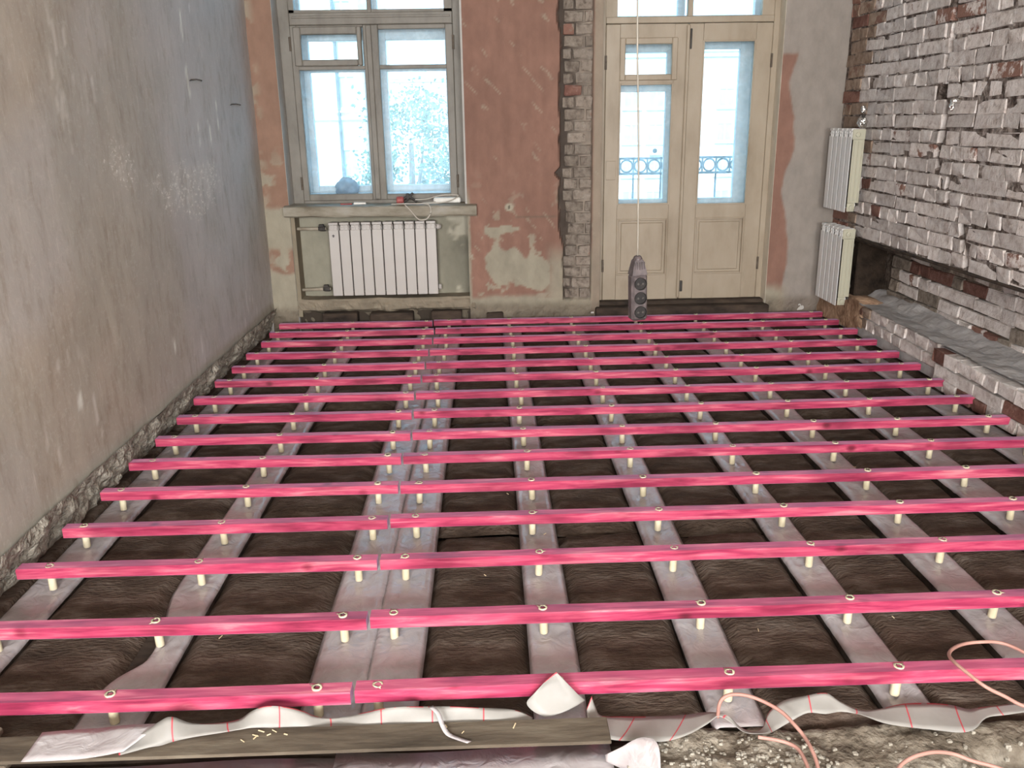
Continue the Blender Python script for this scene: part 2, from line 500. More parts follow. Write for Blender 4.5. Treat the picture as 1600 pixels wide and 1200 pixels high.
M['socket'] = noisy('grubby_grey_plastic', [(.28, S(42, 37, 37)), (.5, S(68, 60, 60)), (.75, S(92, 83, 82))], 26, 7, .5, .3, .003)
M['socket_dark'] = noisy('grubby_dark_plastic', [(.3, S(14, 12, 12)), (.7, S(32, 28, 27))], 26, 6, .5, .2, .003)
M['ceil'] = noisy('ceiling_whitewash', [(.3, S(196, 190, 180)), (.7, S(214, 208, 200))], 3, 5, .9, .1)
M['rear'] = noisy('rear_room_plaster', [(.3, S(158, 148, 134)), (.7, S(182, 172, 158))], 3, 5, .9, .2)
M['redplastic'] = noisy('dusty_red_plastic', [(.3, S(120, 52, 50)), (.7, S(156, 84, 80))], 18, 4, .5, .1)
M['whiteplastic'] = noisy('white_plastic', [(.3, S(206, 202, 194)), (.7, S(222, 219, 212))], 10, 3, .5, .05)
M['bag'] = noisy('grey_blue_bag', [(.3, S(110, 124, 142)), (.7, S(150, 164, 180))], 10, 5, .5, .4)
M['facade_cream'] = noisy('cream_facade', [(.3, S(214, 204, 186)), (.7, S(230, 222, 206))], .6, 7, .9, .1)
M['facade_pink'] = noisy('pinkish_brick_facade', [(.3, S(198, 172, 158)), (.7, S(222, 202, 190))], .9, 8, .9, .1)
M['facade_far'] = noisy('far_facade', [(.3, S(190, 172, 166)), (.7, S(212, 200, 194))], .4, 6, .9, 0)
M['facade_trim'] = noisy('facade_trim', [(.3, S(226, 222, 214)), (.7, S(236, 234, 228))], 2, 4, .9, 0)
M['facade_pane'] = noisy('facade_window_pane', [(.3, S(150, 156, 160)), (.7, S(184, 190, 194))], .7, 3, .2, 0, spec=.5)
M['leaf'] = noisy('tree_leaf', [(.3, S(52, 82, 66)), (.7, S(92, 122, 98))], 2, 3, .7, 0)
M['bark'] = noisy('tree_bark', [(.3, S(70, 60, 50)), (.7, S(100, 90, 78))], 6, 5, .9, .3)
M['ground'] = noisy('street_asphalt', [(.3, S(120, 120, 118)), (.7, S(150, 148, 144))], .4, 5, .95, 0)
M['wood_chip'] = noisy('wood_chip', [(.3, S(190, 168, 132)), (.7, S(216, 198, 164))], 20, 3, .8, 0)
M['print_dark'] = noisy('sticker_print', [(.3, S(60, 56, 56)), (.7, S(80, 76, 76))], 30, 2, .6, 0)

# ------------------------------------------------------------------ room dimensions
XL, XR, YB, ZC = -1.545, 2.45, 6.08, 3.0
ZS = -0.078                       # top of the film on the old beams
YFRONT = 1.78                    # near edge of the open floor

# ================================================================== STRUCTURE
# ---- left wall with scraped paint
ys = np.concatenate([np.arange(1.2, 6.0801, .02)])
zs = np.concatenate([np.arange(.08, 2.42, .02), [3.0]])
Yg, Zg = np.meshgrid(ys, zs, indexing='ij')
big = fbm(Yg * .9 + 3, Zg * .9 + 7, 4)
brown, grey, green = np.array(S(168, 154, 137)), np.array(S(182, 178, 175)), np.array(S(164, 157, 144))
w1 = sstep(.42, .58, big)[..., None]
w2 = sstep(.45, .62, fbm(Yg * 1.3 + 40, Zg * 1.1 + 12, 4))[..., None]
near = sstep(5.0, 3.2, Yg)[..., None]  # brown paint near; paler grey end has window light put into it
wb_ = .85 * near * (.5 + .5 * (1 - w1)); C = grey * (1 - wb_) + brown * wb_
C = C * (1 - .55 * w2) + green * .55 * w2
streak = fbm(Yg * 22 + .18 * Zg * 20, Zg * 1.5, 3)
C = C * (1 + .05 * sstep(.62, .78, streak) - .03 * sstep(.4, .25, streak))[..., None]
scr = fbm(Yg * 45 + Zg * 6, Zg * 3.5 + 60, 3)
C = C + (sstep(.72, .80, scr) * sstep(.5, .65, fbm(Yg * 2 + 9, Zg * 2, 3)))[..., None] * .16
# filler patch
patch = np.exp(-(((Yg - 4.7) / .75) ** 2 + ((Zg - 1.04) / .21) ** 2) * 1.3) + .7 * np.exp(-(((Yg - 3.75) / .28) ** 2 + ((Zg - 1.22) / .16) ** 2))
pm = sstep(.35, .75, patch * (.45 + .9 * fbm(Yg * 7 + 2, Zg * 9, 4)))
C = C * (1 - .35 * pm[..., None]) + np.array(S(200, 194, 184)) * .35 * pm[..., None]
spk = .5 * sstep(.66, .74, fbm(Yg * 26, Zg * 30 + 5, 3)) * sstep(.2, .6, pm)
C = C * (1 - spk[..., None] * .6) + np.array(S(224, 220, 214)) * .6 * spk[..., None]
# pale vertical drips
for (dy, dz0, dz1, dw) in ((4.78, 1.50, 1.66, .018), (4.78, 1.78, 1.92, .016), (5.05, 1.25, 1.38, .012), (5.22, 1.3, 1.5, .012), (4.86, 1.26, 1.36, .01), (3.1, .35, .41, .02), (4.1, .3, .36, .015)):
    d = sstep(dw, dw * .3, abs(Yg - dy - .01 * np.sin(Zg * 30))) * sstep(dz0 - .02, dz0 + .02, Zg) * sstep(dz1 + .02, dz1 - .02, Zg)
    C = C * (1 - d[..., None]) + np.array(S(226, 226, 216)) * d[..., None]
# lower cement band
low = sstep(.16, .11, Zg + .03 * (fbm(Yg * 6, Zg * 2, 3) - .5))
C = C * (1 - low[..., None]) + np.array(S(164, 158, 146)) * low[..., None]
Xg = XL + .012 * (fbm(Yg * 1.6, Zg * 1.6 + 31, 4) - .5) + .006 * pm * (fbm(Yg * 24, Zg * 24, 3) - .5)
b = MB(); b.grid(np.stack([Xg, Yg, Zg], -1), np.concatenate([np.clip(C, 0, 1), np.clip(.12 + .88 * sstep(.08, .5, pm), 0, 1)[..., None]], -1))
n0 = len(b.v)
b.box(XL - .35, XL - .02, -3.2, 6.9, .1, 3.0)
b.box(XL - .02, XL, -3.2, 1.2, -.3, 3.0)
b.box(XL - .35, XL - .09, -3.2, 6.9, -.3, .1)
b.c += [S(165, 155, 142)] * (len(b.v) - n0)
struct(b.build('wall_left', M['leftwall'], smooth=False), 'scraped beige plaster wall with pale filler patches')
me = bpy.data.objects['wall_left'].data
me.polygons.foreach_set('use_smooth', [True] * len(me.polygons))

# rough broken mortar under the left wall
ys = np.arange(1.5, 6.1, .011); t = np.linspace(0, 1, 26)
Yg, Tg = np.meshgrid(ys, t, indexing='ij')
rough = fbm(Yg * 12, Tg * 2.2, 5) - .5
fine = fbm(Yg * 38, Tg * 9 + 20, 4) - .5
edge = sstep(0, .15, Tg) * sstep(1.12, .8, Tg)
Xg = XL + .006 - .078 * Tg ** 1.25 + (rough * .075 + fine * .035) * edge + .010
Zg = .095 - .19 * Tg + (fbm(Yg * 9 + 50, Tg * 2, 4) - .5) * .05 * edge + (fbm(Yg * 5, Tg * 0, 3) - .5) * .02
b = MB(); b.grid(np.stack([Xg, Yg, Zg], -1))
struct(b.build('baseboard_left', M['mortar_rough'], smooth=True), 'rough crumbling grey mortar edge under the scraped wall')

# ---- back wall
salmon = np.array(S(128, 97, 84)); salmon2 = np.array(S(134, 106, 90)); pale = np.array(S(148, 141, 124)); greyp = np.array(S(140, 132, 124)); beige = np.array(S(140, 127, 112)); dirt = np.array(S(100, 88, 76))


def back_paint(X, Z, which):
    n1 = fbm(X * 7 + 3, Z * 7, 5); n2 = fbm(X * 16 + 30, Z * 14, 4); st = fbm(X * 30, Z * 2.2, 3)
    if which == 'left':
        C = salmon2 * np.ones(X.shape + (3,))
        m = np.maximum(sstep(.82, .78, Z + .06 * (n1 - .5)) * sstep(.50, .54, Z + .12 * (n1 - .5)), sstep(.36, .32, Z + .12 * (n1 - .5)))
        m = np.maximum(m, sstep(.60, .66, n1) * sstep(1.3, .9, Z))
        C = C * (1 - m[..., None]) + pale * m[..., None]
        e = sstep(.07, .0, abs(X - XL)) * sstep(.45, .6, n2)
        C = C * (1 - e[..., None] * .7) + pale * .7 * e[..., None]
    elif which == 'mid':
        C = salmon * np.ones(X.shape + (3,))
        C = C * (1 + .16 * (st - .5) + .35 * (fbm(X * 2.2 + 8, Z * 1.4, 3) - .5))[..., None]
        p = np.exp(-(((X - .12) / .17) ** 2 + ((Z - .36) / .17) ** 2)) + .8 * np.exp(-(((X - .36) / .13) ** 2 + ((Z - .30) / .15) ** 2)) + .55 * np.exp(-(((X - .02) / .1) ** 2 + ((Z - .60) / .06) ** 2)) + .7 * np.exp(-(((X - .16) / .09) ** 2 + ((Z - .625) / .025) ** 2))
        m = sstep(.44, .50, p * (.25 + .75 * n1 + .6 * n2))
        m = np.maximum(m, sstep(.66, .70, n2) * sstep(1.1, .5, Z) * .8)
        m = np.maximum(m, sstep(.16, .12, Z + .05 * (n1 - .5)))
        m = np.maximum(m, sstep(-.115, -.13, X + .02 * (n2 - .5)) * sstep(.95, .8, Z))
        m = np.maximum(m, sstep(.40, .48, X + .10 * (n1 - .5)) * sstep(.55, .35, Z) * .9)
        C = C * (1 - m[..., None]) + pale * (.92 + .2 * (n2 - .5))[..., None] * m[..., None]
        # ragged pale margin of the paint beside the brick strip and the beige band by the door
        m2 = sstep(.735, .745, X)
        C = C * (1 - m2[..., None]) + beige * m2[..., None]
        # scratches
        sc = sstep(.74, .8, fbm(X * 26 + Z * 20, Z * 9, 3))
        C = C * (1 - sc[..., None] * .5) + pale * 1.1 * .5 * sc[..., None]
        # dowel spot and the groove
        d = np.hypot((X - .155), (Z - .775))
        k = sstep(.034, .022, d); C = C * (1 - k[..., None]) + pale * 1.15 * k[..., None]
        k = sstep(.012, .007, d); C = C * (1 - k[..., None] * .8)
        k = sstep(.014, .006, abs(Z - .705)) * sstep(.19, .21, X) * sstep(.5, .48, X)
        C = C * (1 - k[..., None] * .6) + dirt * .6 * k[..., None]
    else:
        C = greyp * np.ones(X.shape + (3,))
        C = C * (1 + .25 * (fbm(X * 3, Z * 2, 4) - .5))[..., None]
        m = sstep(2.115, 2.095, X + .05 * (n1 - .5) - .05 * sstep(.7, .2, Z) + .03 * np.sin(Z * 9)) * sstep(1.77, 1.74, Z + .03 * (n2 - .5))
        C = C * (1 - m[..., None]) + salmon * 1.02 * m[..., None]
        m = sstep(.2, .1, Z + .1 * (n1 - .5)) * sstep(2.2, 2.1, X)
        C = C * (1 - m[..., None]) + pale * m[..., None]
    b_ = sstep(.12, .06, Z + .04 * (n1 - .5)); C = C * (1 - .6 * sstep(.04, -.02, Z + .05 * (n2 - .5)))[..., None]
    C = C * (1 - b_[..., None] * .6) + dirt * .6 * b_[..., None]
    return np.clip(C, 0, 1)


b = MB()


def pier(x0, x1, which, zlo):
    xs = np.linspace(x0, x1, max(3, int((x1 - x0) / .012))); zz = np.concatenate([np.arange(zlo, 2.3, .0125), [3.0]])
    X, Z = np.meshgrid(xs, zz, indexing='ij')
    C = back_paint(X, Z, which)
    Y = YB + .008 * (fbm(X * 3, Z * 3, 4) - .5) + sstep(.13, .0, Z) * (fbm(X * 14, Z * 14, 4) - .42) * .06
    if which == 'mid':   # plaster fallen off in a ragged vertical strip, brickwork showing
        edgeL = .505 + .05 * (fbm(Z * 6, Z * 0 + 3, 4) - .5) - .035 * sstep(1.05, 1.0, Z) * sstep(.95, 1.0, Z) + .03 * sstep(.6, .3, Z)
        edgeR = .738 + .012 * (fbm(Z * 8, Z * 0 + 9, 3) - .5)
        k = sstep(edgeL, edgeL + .012, X) * sstep(edgeR, edgeR - .012, X) * sstep(.10, .13, Z + .05 * (fbm(X * 20, Z * 3, 3) - .5))
        Y = Y + .034 * k
        C = C * (1 - k[..., None]) + (np.array(S(70, 61, 54)) + (np.array(S(140, 128, 116)) - np.array(S(70, 61, 54))) * sstep(.56, .68, X + .12 * (fbm(X * 9, Z * 9, 4) - .5))[..., None]) * (0.6 + .8 * fbm(X * 18, Z * 18, 4))[..., None] * k[..., None]
    b.grid(np.stack([X, Y, Z], -1), C)


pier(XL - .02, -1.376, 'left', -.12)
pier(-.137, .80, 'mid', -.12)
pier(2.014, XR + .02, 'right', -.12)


def cbox(col, *a):
    n = len(b.v); b.box(*a); b.c += [col] * (len(b.v) - n)


WO = S(176, 172, 166)
# bodies behind the faces, lintels, spandrel, niche and reveals
cbox(WO, XL - .3, -1.376, 6.10, 6.7, -.3, 3.0)
cbox(S(200, 196, 188), -1.3775, -1.3761, 6.086, 6.26, .82, 2.6)
cbox(WO, -.137, .80, 6.135, 6.7, -.3, 3.0)
cbox(WO, -.15, -.137, 6.09, 6.2, .80, 2.6)
cbox(WO, .74, .80, 6.09, 6.2, .0, 2.6)
cbox(WO, 2.014, XR + .4, 6.10, 6.7, -.3, 3.0)
cbox(S(206, 196, 178), 2.0125, 2.015, 6.085, 6.21, .05, 2.6)
cbox(WO, -1.376, -.137, 6.09, 6.7, 2.6, 3.0)
cbox(WO, .80, 2.014, 6.09, 6.7, 2.6, 3.0)
cbox(WO, .80, 2.014, 6.26, 6.7, -.3, .06)
NI = S(134, 130, 116)
cbox(NI, -1.376, -.137, 6.26, 6.7, -.3, .80)
xs = np.linspace(-1.36, -.12, 90); zz = np.linspace(.02, .80, 60)
X, Z = np.meshgrid(xs, zz, indexing='ij')
n1 = fbm(X * 4, Z * 4, 4)
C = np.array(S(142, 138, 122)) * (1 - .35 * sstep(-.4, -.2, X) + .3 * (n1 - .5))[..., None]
k = sstep(.58, .66, fbm(X * 5 + 9, Z * 6, 4)) * sstep(-.5, -.3, X)
C = C * (1 - .6 * k[..., None]) + np.array(S(182, 176, 158)) * .6 * k[..., None]
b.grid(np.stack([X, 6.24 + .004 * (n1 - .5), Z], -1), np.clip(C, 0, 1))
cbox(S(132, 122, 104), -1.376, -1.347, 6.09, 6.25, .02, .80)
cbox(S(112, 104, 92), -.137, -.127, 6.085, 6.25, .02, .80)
# foot of the spandrel below the niche, broken plaster
xs = np.linspace(-1.39, -.10, 120); t = np.linspace(0, 1, 22)
X, T = np.meshgrid(xs, t, indexing='ij')
lip = .145 + .012 * (fbm(X * 9, T * 0, 4) - .5)
Zs = np.where(T < .3, lip, lip - (T - .3) / .7 * .24)
Ys = np.where(T < .3, 6.25 - T / .3 * .165, 6.085) + sstep(.3, .4, T) * (fbm(X * 11, T * 4, 5) - .5) * .07
Ys = Ys + sstep(.07, .03, Zs + .03 * (fbm(X * 10, T * 0, 3) - .5)) * .06
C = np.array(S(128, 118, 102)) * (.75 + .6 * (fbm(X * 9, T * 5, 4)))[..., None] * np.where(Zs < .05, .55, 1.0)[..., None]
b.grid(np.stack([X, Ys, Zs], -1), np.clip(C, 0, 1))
cbox(S(60, 52, 44), XL - .05, XR + .1, 6.14, 6.3, -.3, .06)
wb = struct(b.build('wall_back', M['backwall'], smooth=False), 'window wall with flaking salmon paint over old plaster')

# dark blocks and gaps along the foot of the back wall
b = MB()
for x0, x1, h in ((-1.2, -.95, .05), (-.86, -.55, .045), (-.42, -.2, .05), (-.02, .1, .03)):
    b.box(x0, x1, 6.03, 6.15, -.1, h, .008)
struct(b.build('trim_1', M['dark_gap']), 'blackened blocks at the foot of the window wall')

# ---- bricks
def brick_variant(L, H, D, seed, jit=.005):
    bm = bmesh.new(); bmesh.ops.create_cube(bm, size=1)
    r = random.Random(seed)
    for v in bm.verts:
        v.co = Vector((v.co.x * D, v.co.y * L, v.co.z * H))
    bmesh.ops.bevel(bm, geom=list(bm.edges), offset=.005, segments=1, affect='EDGES')
    for v in bm.verts:
        v.co += Vector((r.uniform(-jit, jit) * 1.4, r.uniform(-jit, jit), r.uniform(-jit, jit)))
    me = bpy.data.meshes.new('brick'); bm.to_mesh(me); bm.free()
    return me


class BrickSet:
    def __init__(self, H, D, seed):
        self.s = [brick_variant(.25, H, D, seed + i) for i in range(6)]
        self.h = [brick_variant(.12, H, D, seed + 20 + i) for i in range(6)]

    def copy_for(self, mat):
        r = BrickSet.__new__(BrickSet)
        r.s = [m.copy() for m in self.s]; r.h = [m.copy() for m in self.h]
        for m in r.s + r.h: m.materials.clear(); m.materials.append(mat)
        return r


base_set = BrickSet(.066, .12, 100)
BS = {k: base_set.copy_for(M[k]) for k in ('brick_white', 'brick_bare', 'brick_red', 'brick_dirty', 'brick_pier')}

crack = [(1.9, 4.73), (1.724, 4.728), (1.626, 4.76), (1.541, 4.725), (1.453, 4.768), (1.396, 4.713), (1.229, 4.716), (1.154, 4.759), (1.081, 4.726), (1.021, 4.602), (.931, 4.565), (.867, 4.47), (.789, 4.40), (.707, 4.365), (.563, 4.278)]


def crack_y(z):
    zs_ = [c[0] for c in crack][::-1]; yv = [c[1] for c in crack][::-1]
    return float(np.interp(z, zs_, yv))


# upper right wall: mortar body
b = MB()
ys = np.concatenate([[-3.2], np.arange(2.5, 3.6, .03), np.arange(3.6, 6.1, .011)])
zz = np.concatenate([np.arange(.575, 2.4, .02), [3.0]])
Y, Z = np.meshgrid(ys, zz, indexing='ij')
cr_ = np.interp(Z, [c[0] for c in crack][::-1], [c[1] for c in crack][::-1])
gap_ = sstep(.030, .014, abs(Y - cr_)) * sstep(2.1, 1.9, Z)
b.grid(np.stack([XR + .0065 + .005 * (fbm(Y * 12, Z * 14, 4) - .5) + .055 * gap_, Y, Z], -1))
b.box(XR + .075, XR + .55, -3.2, 6.7, .575, 3.0)
b.box(XR + .45, XR + .6, -3.2, 6.7, -.3, .575)
wr = struct(b.build('wall_right', M['mortar']), 'limewashed brick wall with a stepped dark crack')

stuff_faces = MB()


def add_brick(parent, kind, matk, x, y, z, L, H, face='X', stuff=False, tilt=1.0):
    bsx = BS[matk]; me = rng.choice(bsx.s if kind == 's' else bsx.h); base = .25 if kind == 's' else .12
    if stuff:
        stuff_faces.box(x - .06, x + .06, y - L / 2, y + L / 2, z - H / 2, z + H / 2)
        return
    o = obj('brick', me, None, parent)
    o.location = (x, y, z)
    o.scale = (1, L / base, H / .066)
    rz = 0 if face == 'X' else math.pi / 2
    o.rotation_euler = (rng.uniform(-.012, .012) * tilt, rng.uniform(-.012, .012) * tilt, rz + rng.uniform(-.02, .02) * tilt)
    if rng.random() < .5: o.rotation_euler[2] += math.pi
    return o


def course(parent, z, H, y_hi, y_lo, header, xf, matf, stuff_below=None, skew=0.0, all_stuff=False, gap=.0065, dirn=-1):
    y = y_hi - rng.uniform(0, .05); i = 0
    while y > y_lo + .03:
        kind = 'h' if header else 's'
        if rng.random() < .12: kind = 's' if header else 'h'
        L = (.12 if kind == 'h' else .25) * rng.uniform(.9, 1.06)
        if y - L < y_lo + .05: L = y - y_lo
        if L < .05: break
        if L > .30: L = .25
        if L < .16: kind = 'h'
        else: kind = 's'
        yc = y - L / 2
        zc = z + skew * (y_hi - yc) + rng.uniform(-.003, .003)
        st = all_stuff or (stuff_below is not None and yc < stuff_below)
        if rng.random() > .004:
            add_brick(parent, kind, matf(yc, zc), xf(yc, zc) + .06 + rng.uniform(-.003, .003), yc, zc, L, H * rng.uniform(.94, 1.03), 'X', st)
        y -= L + gap * rng.uniform(.6, 1.5)


nc = 0
z = .583
while z < 2.98:
    H = .0715
    zc = z + H / 2
    cy = crack_y(zc)
    hd = (nc % 2 == 0)
    allst = zc > 2.24
    mf = lambda y, z_: ('brick_red' if rng.random() < .12 else 'brick_bare') if y > 5.74 + .08 * math.sin(z_ * 9) else ('brick_red' if rng.random() < .015 else 'brick_white')
    course(wr, zc, H, 6.075, cy + .014, hd, lambda y, z_: XR, mf, all_stuff=allst)
    course(wr, zc + rng.uniform(-.006, .006), H, cy - .014, 2.6, hd if rng.random() < .6 else not hd, lambda y, z_: XR + .001, mf, stuff_below=3.72, all_stuff=allst, skew=.0)
    z += .0772; nc += 1
o = stuff_faces.build('brick_courses', M['brick_white'], wr); o['kind'] = 'stuff'
stuff_faces = MB()

# steel angle / board under the overhanging masonry
b = MB(); b.box(2.44, 2.60, 2.6, 5.62, .566, .580, .003); b.box(2.46, 2.62, 5.1, 5.70, .548, .564, .004)
struct(b.build('trim_2', M['dark_gap']), 'dark lintel strip under the overhanging brickwork')

# recess behind, with its own brick courses
b = MB()
ys = np.arange(2.5, 6.1, .03); zz = np.arange(.1, .62, .02)
Y, Z = np.meshgrid(ys, zz, indexing='ij')
b.grid(np.stack([2.695 + .012 * (fbm(Y * 9, Z * 9, 4) - .5), Y, Z], -1))
wn = struct(b.build('wall_right_recess', M['mortar_dark']), 'sooty recess in the brick wall above the ledge')
z = .165; k = 0
while z < .56:
    zc = z + .033
    mf = lambda y, z_: 'brick_red' if (.36 < z_ < .44 and y > 4.5 and rng.random() < .8) or rng.random() < .05 else ('brick_dirty' if rng.random() < .4 else 'brick_white')
    course(wn, zc, .071, 5.6, 3.3, k % 2 == 0, lambda y, z_: 2.672 + .008 * vnoise(y * 3, z_ * 7), mf, skew=-.004)
    z += .0772; k += 1
MB().box(2.50, 2.75, 5.70, 6.10, .14, .575, .01).build('shade_corner_block', M['earth'], wn)  # dark block stands in for the shade in the recess corner
# rubble and mortar heaped at the back of the ledge
ys = np.arange(2.5, 5.72, .02); t = np.linspace(0, 1, 18)
Y, T = np.meshgrid(ys, t, indexing='ij')
X = 2.44 + .27 * T + (fbm(Y * 6, T * 0 + 4, 4) - .5) * .03 * (1 - T)
Z = .163 + .055 * sstep(.45, 1, T) * (.4 + 1.2 * fbm(Y * 5, T * 3, 4)) + .014 * (fbm(Y * 14, T * 6, 4) - .5)
b = MB(); b.grid(np.stack([X, Y, Z], -1))
b.box(2.47, 2.75, 2.5, 6.08, -.06, .14)
wl = struct(b.build('wall_right_ledge', M['ledge_top']), 'cement topped brick ledge along the foot of the brick wall')
for i, (z0, hd) in enumerate(((.117, True), (.040, False), (-.037, True))):
    mf = lambda y, z_: 'brick_bare' if y > 5.35 else ('brick_red' if rng.random() < .07 else 'brick_white')
    hi = 5.95 if i == 0 else 5.9
    lo_limit = 4.45 if i == 2 else 4.46
    if i < 2:
        course(wl, z0, .068, hi, 4.46, rng.random() < .5, lambda y, z_: XR + .0 + .012 * vnoise(y * 4, z_ * 9), mf)
    course(wl, z0 - (.012 if i < 2 else .0), .07, 4.43, 3.3, hd, lambda y, z_: 2.405 + .012 * vnoise(y * 4, z_ * 9), mf)
# brown render at the corner
b = MB()
ys = np.linspace(5.45, 6.1, 50); t = np.linspace(0, 1, 16)
Y, T = np.meshgrid(ys, t, indexing='ij')
b.grid(np.stack([2.435 - .03 * sstep(5.6, 6.0, Y) + .025 * (fbm(Y * 9, T * 4, 4) - .5), Y, .19 - T * .22 + .02 * (fbm(Y * 8, T * 0, 3) - .5)], -1))
b.box(2.46, 2.6, 5.45, 6.1, 0.0, .17)
b.build('corner_render', M['ledge_brown'], wl, smooth=True)

# brick strip on the window wall's pier
z = .12; k = 0
while z < 2.96:
    st = z > 2.3
    zc = z + .033
    cut = .52 + .05 * vnoise(z * 5, 3.0)
    splits = (cut, cut + rng.uniform(.09, .15), .735) if k % 2 == 0 else (cut - .012, cut + rng.uniform(.05, .08), .735)
    for a, c2 in zip(splits[:-1], splits[1:]):
        L = c2 - a - .012
        if L < .03: continue
        dep = 6.090 + rng.uniform(-.006, .008) + (.008 if a == splits[0] else 0)
        mk = 'brick_red' if rng.random() < .05 else ('brick_dirty' if a == splits[0] and rng.random() < .6 else 'brick_pier')
        if st:
            stuff_faces.box(a, c2 - .012, dep, dep + .1, zc - .033, zc + .033)
        else:
            o = add_brick(wb, 'h' if L < .16 else 's', mk, 0, 0, 0, L, .066, 'Y')
            o.location = (a + L / 2 + .006, dep + .06, zc)
    z += .0772; k += 1
o = stuff_faces.build('brick_courses', M['brick_dirty'], wb); o['kind'] = 'stuff'

# ---- floor under everything, ceiling, rear room shell
b = MB(); b.box(XL - .3, 3.0, 1.79, 6.2, -.32, -.14)
fl = struct(b.build('floor', M['earth']), 'opened floor with dark fill between old beams')
b = MB(); b.box(XL - .4, 3.1, -3.3, 6.8, 3.0, 3.2)
struct(b.build('ceiling', M['ceil']))
b = MB(); b.box(XL - .4, 3.1, -3.3, 1.80, -.34, -.21)
struct(b.build('floor_near', M['earth']))
b = MB()
b.box(XL - .4, -1.6, -3.3, -3.0, -.3, 3.0); b.box(-.1, .7, -3.3, -3.0, -.3, 3.0); b.box(2.0, 3.1, -3.3, -3.0, -.3, 3.0)
b.box(-1.6, -.1, -3.3, -3.0, -.3, 1.05); b.box(-1.6, -.1, -3.3, -3.0, 2.3, 3.0); b.box(.7, 2.0, -3.3, -3.0, -.3, 1.05); b.box(.7, 2.0, -3.3, -3.0, 2.3, 3.0)
struct(b.build('wall_rear', M['rear']))
b = MB(); b.box(XR, XR + .3, -3.2, 1.5, -.3, .6)
struct(b.build('wall_right_near', M['rear']))
for k_, (xa, xb) in enumerate(((-1.6, -.1), (.7, 2.0))):
    b = MB(); b.box(xa, xb, -3.29, -3.27, 1.05, 2.3)
    struct(b.build('window_%d' % (3 + k_), M['glass']))  # rear windows made up to go with the unseen lights

# ---- exterior ground
b = MB(); b.box(-150, 150, 8.5, 260, -13.2, -13)
struct(b.build('ground', M['ground']))

# ================================================================== WINDOWS AND DOORS
def rect_frame(b, x0, x1, z0, z1, l, r, bo, t, y0, y1, bev=.004):
    b.box(x0, x0 + l, y0, y1, z0, z1, bev); b.box(x1 - r, x1, y0, y1, z0, z1, bev)
    b.box(x0 + l, x1 - r, y0, y1, z0, z0 + bo, bev); b.box(x0 + l, x1 - r, y0, y1, z1 - t, z1, bev)


def pane(parent, x0, x1, z0, z1, y):
    b = MB(); b.box(x0 - .008, x1 + .008, y - .002, y + .002, z0 - .008, z1 + .008)
    return b.build('pane', M['glass'], parent)


def hinge(parent, x, y, z, mat='hinge'):
    b = MB(); b.lathe([(0, -.045), (.008, -.045), (.008, -.002), (.0065, 0), (.008, .002), (.008, .045), (0, .045)], (x, y, z), 'Z', 10)
    return b.build('hinge', M[mat], parent)


YW = 6.25
win = struct(empty('window_1', (-.756, YW, .81)), 'inner grey painted casement window with a small vent pane')
win.location = (0, 0, 0)
b = MB()
rect_frame(b, -1.376, -.137, .80, 2.6, .076, .068, .03, .06, YW, YW + .07)
b.box(-1.30, -.205, YW - .006, YW + .07, 1.988, 2.066, .005)
b.box(-1.28, -.22, YW - .012, YW - .004, 2.03, 2.046, .003)
b.box(-.775, -.745, YW, YW + .06, 2.06, 2.6, .004)
b.box(-1.30, -1.266, YW + .01, YW + .06, 2.06, 2.6); b.box(-.26, -.205, YW + .01, YW + .06, 2.06, 2.6); b.box(-1.3, -.2, YW + .01, YW + .06, 2.064, 2.084)
b.build('window_frame', M['frame'], win)
pane(win, -1.266, -.775, 2.084, 2.54, YW + .03); pane(win, -.745, -.26, 2.084, 2.54, YW + .03)
# left casement
b = MB()
rect_frame(b, -1.300, -.772, .828, 1.986, .043, .038, .045, .012, YW - .012, YW + .04)
b.box(-1.26, -.808, YW - .012, YW + .04, 1.703, 1.727, .003)
lc = b.build('casement', M['frame'], win)
pane(lc, -1.257, -.809, .873, 1.704, YW + .015)
b = MB(); rect_frame(b, -1.279, -.822, 1.727, 1.977, .05, .03, .041, .05, YW - .026, YW + .022, .006)
b.box(-1.236, -.845, YW - .02, YW + .0, 1.760, 1.768); b.box(-1.236, -.845, YW - .02, YW, 1.927, 1.933)
fo = b.build('vent_casement', M['frame'], win)
pane(fo, -1.229, -.852, 1.768, 1.927, YW + .0)
# right casement with an extra meeting strip
b = MB()
rect_frame(b, -.768, -.205, .828, 1.986, .059, .05, .038, .03, YW - .012, YW + .04)
b.box(-.712, -.25, YW - .004, YW + .035, 1.704, 1.731, .003)
b.box(-.790, -.752, YW - .028, YW - .010, .832, 1.984, .005)
rc = b.build('casement', M['frame'], win)
pane(rc, -.709, -.255, .866, 1.704, YW + .015); pane(rc, -.709, -.255, 1.731, 1.956, YW + .015)
for z_ in (.95, 1.87): hinge(lc, -1.303, YW - .014, z_); hinge(rc, -.203, YW - .014, z_)
YO = 6.50
wo = struct(empty('window_2'), 'outer white window behind the inner casements')
b = MB()
rect_frame(b, -1.376, -.137, .80, 2.6, .10, .09, .075, .06, YO, YO + .06)
b.box(-1.28, -.22, YO, YO + .06, 1.975, 2.09, .004)
b.box(-.80, -.735, YO - .01, YO + .06, .82, 2.6, .004)
b.build('window_frame', M['outer_frame'], wo)
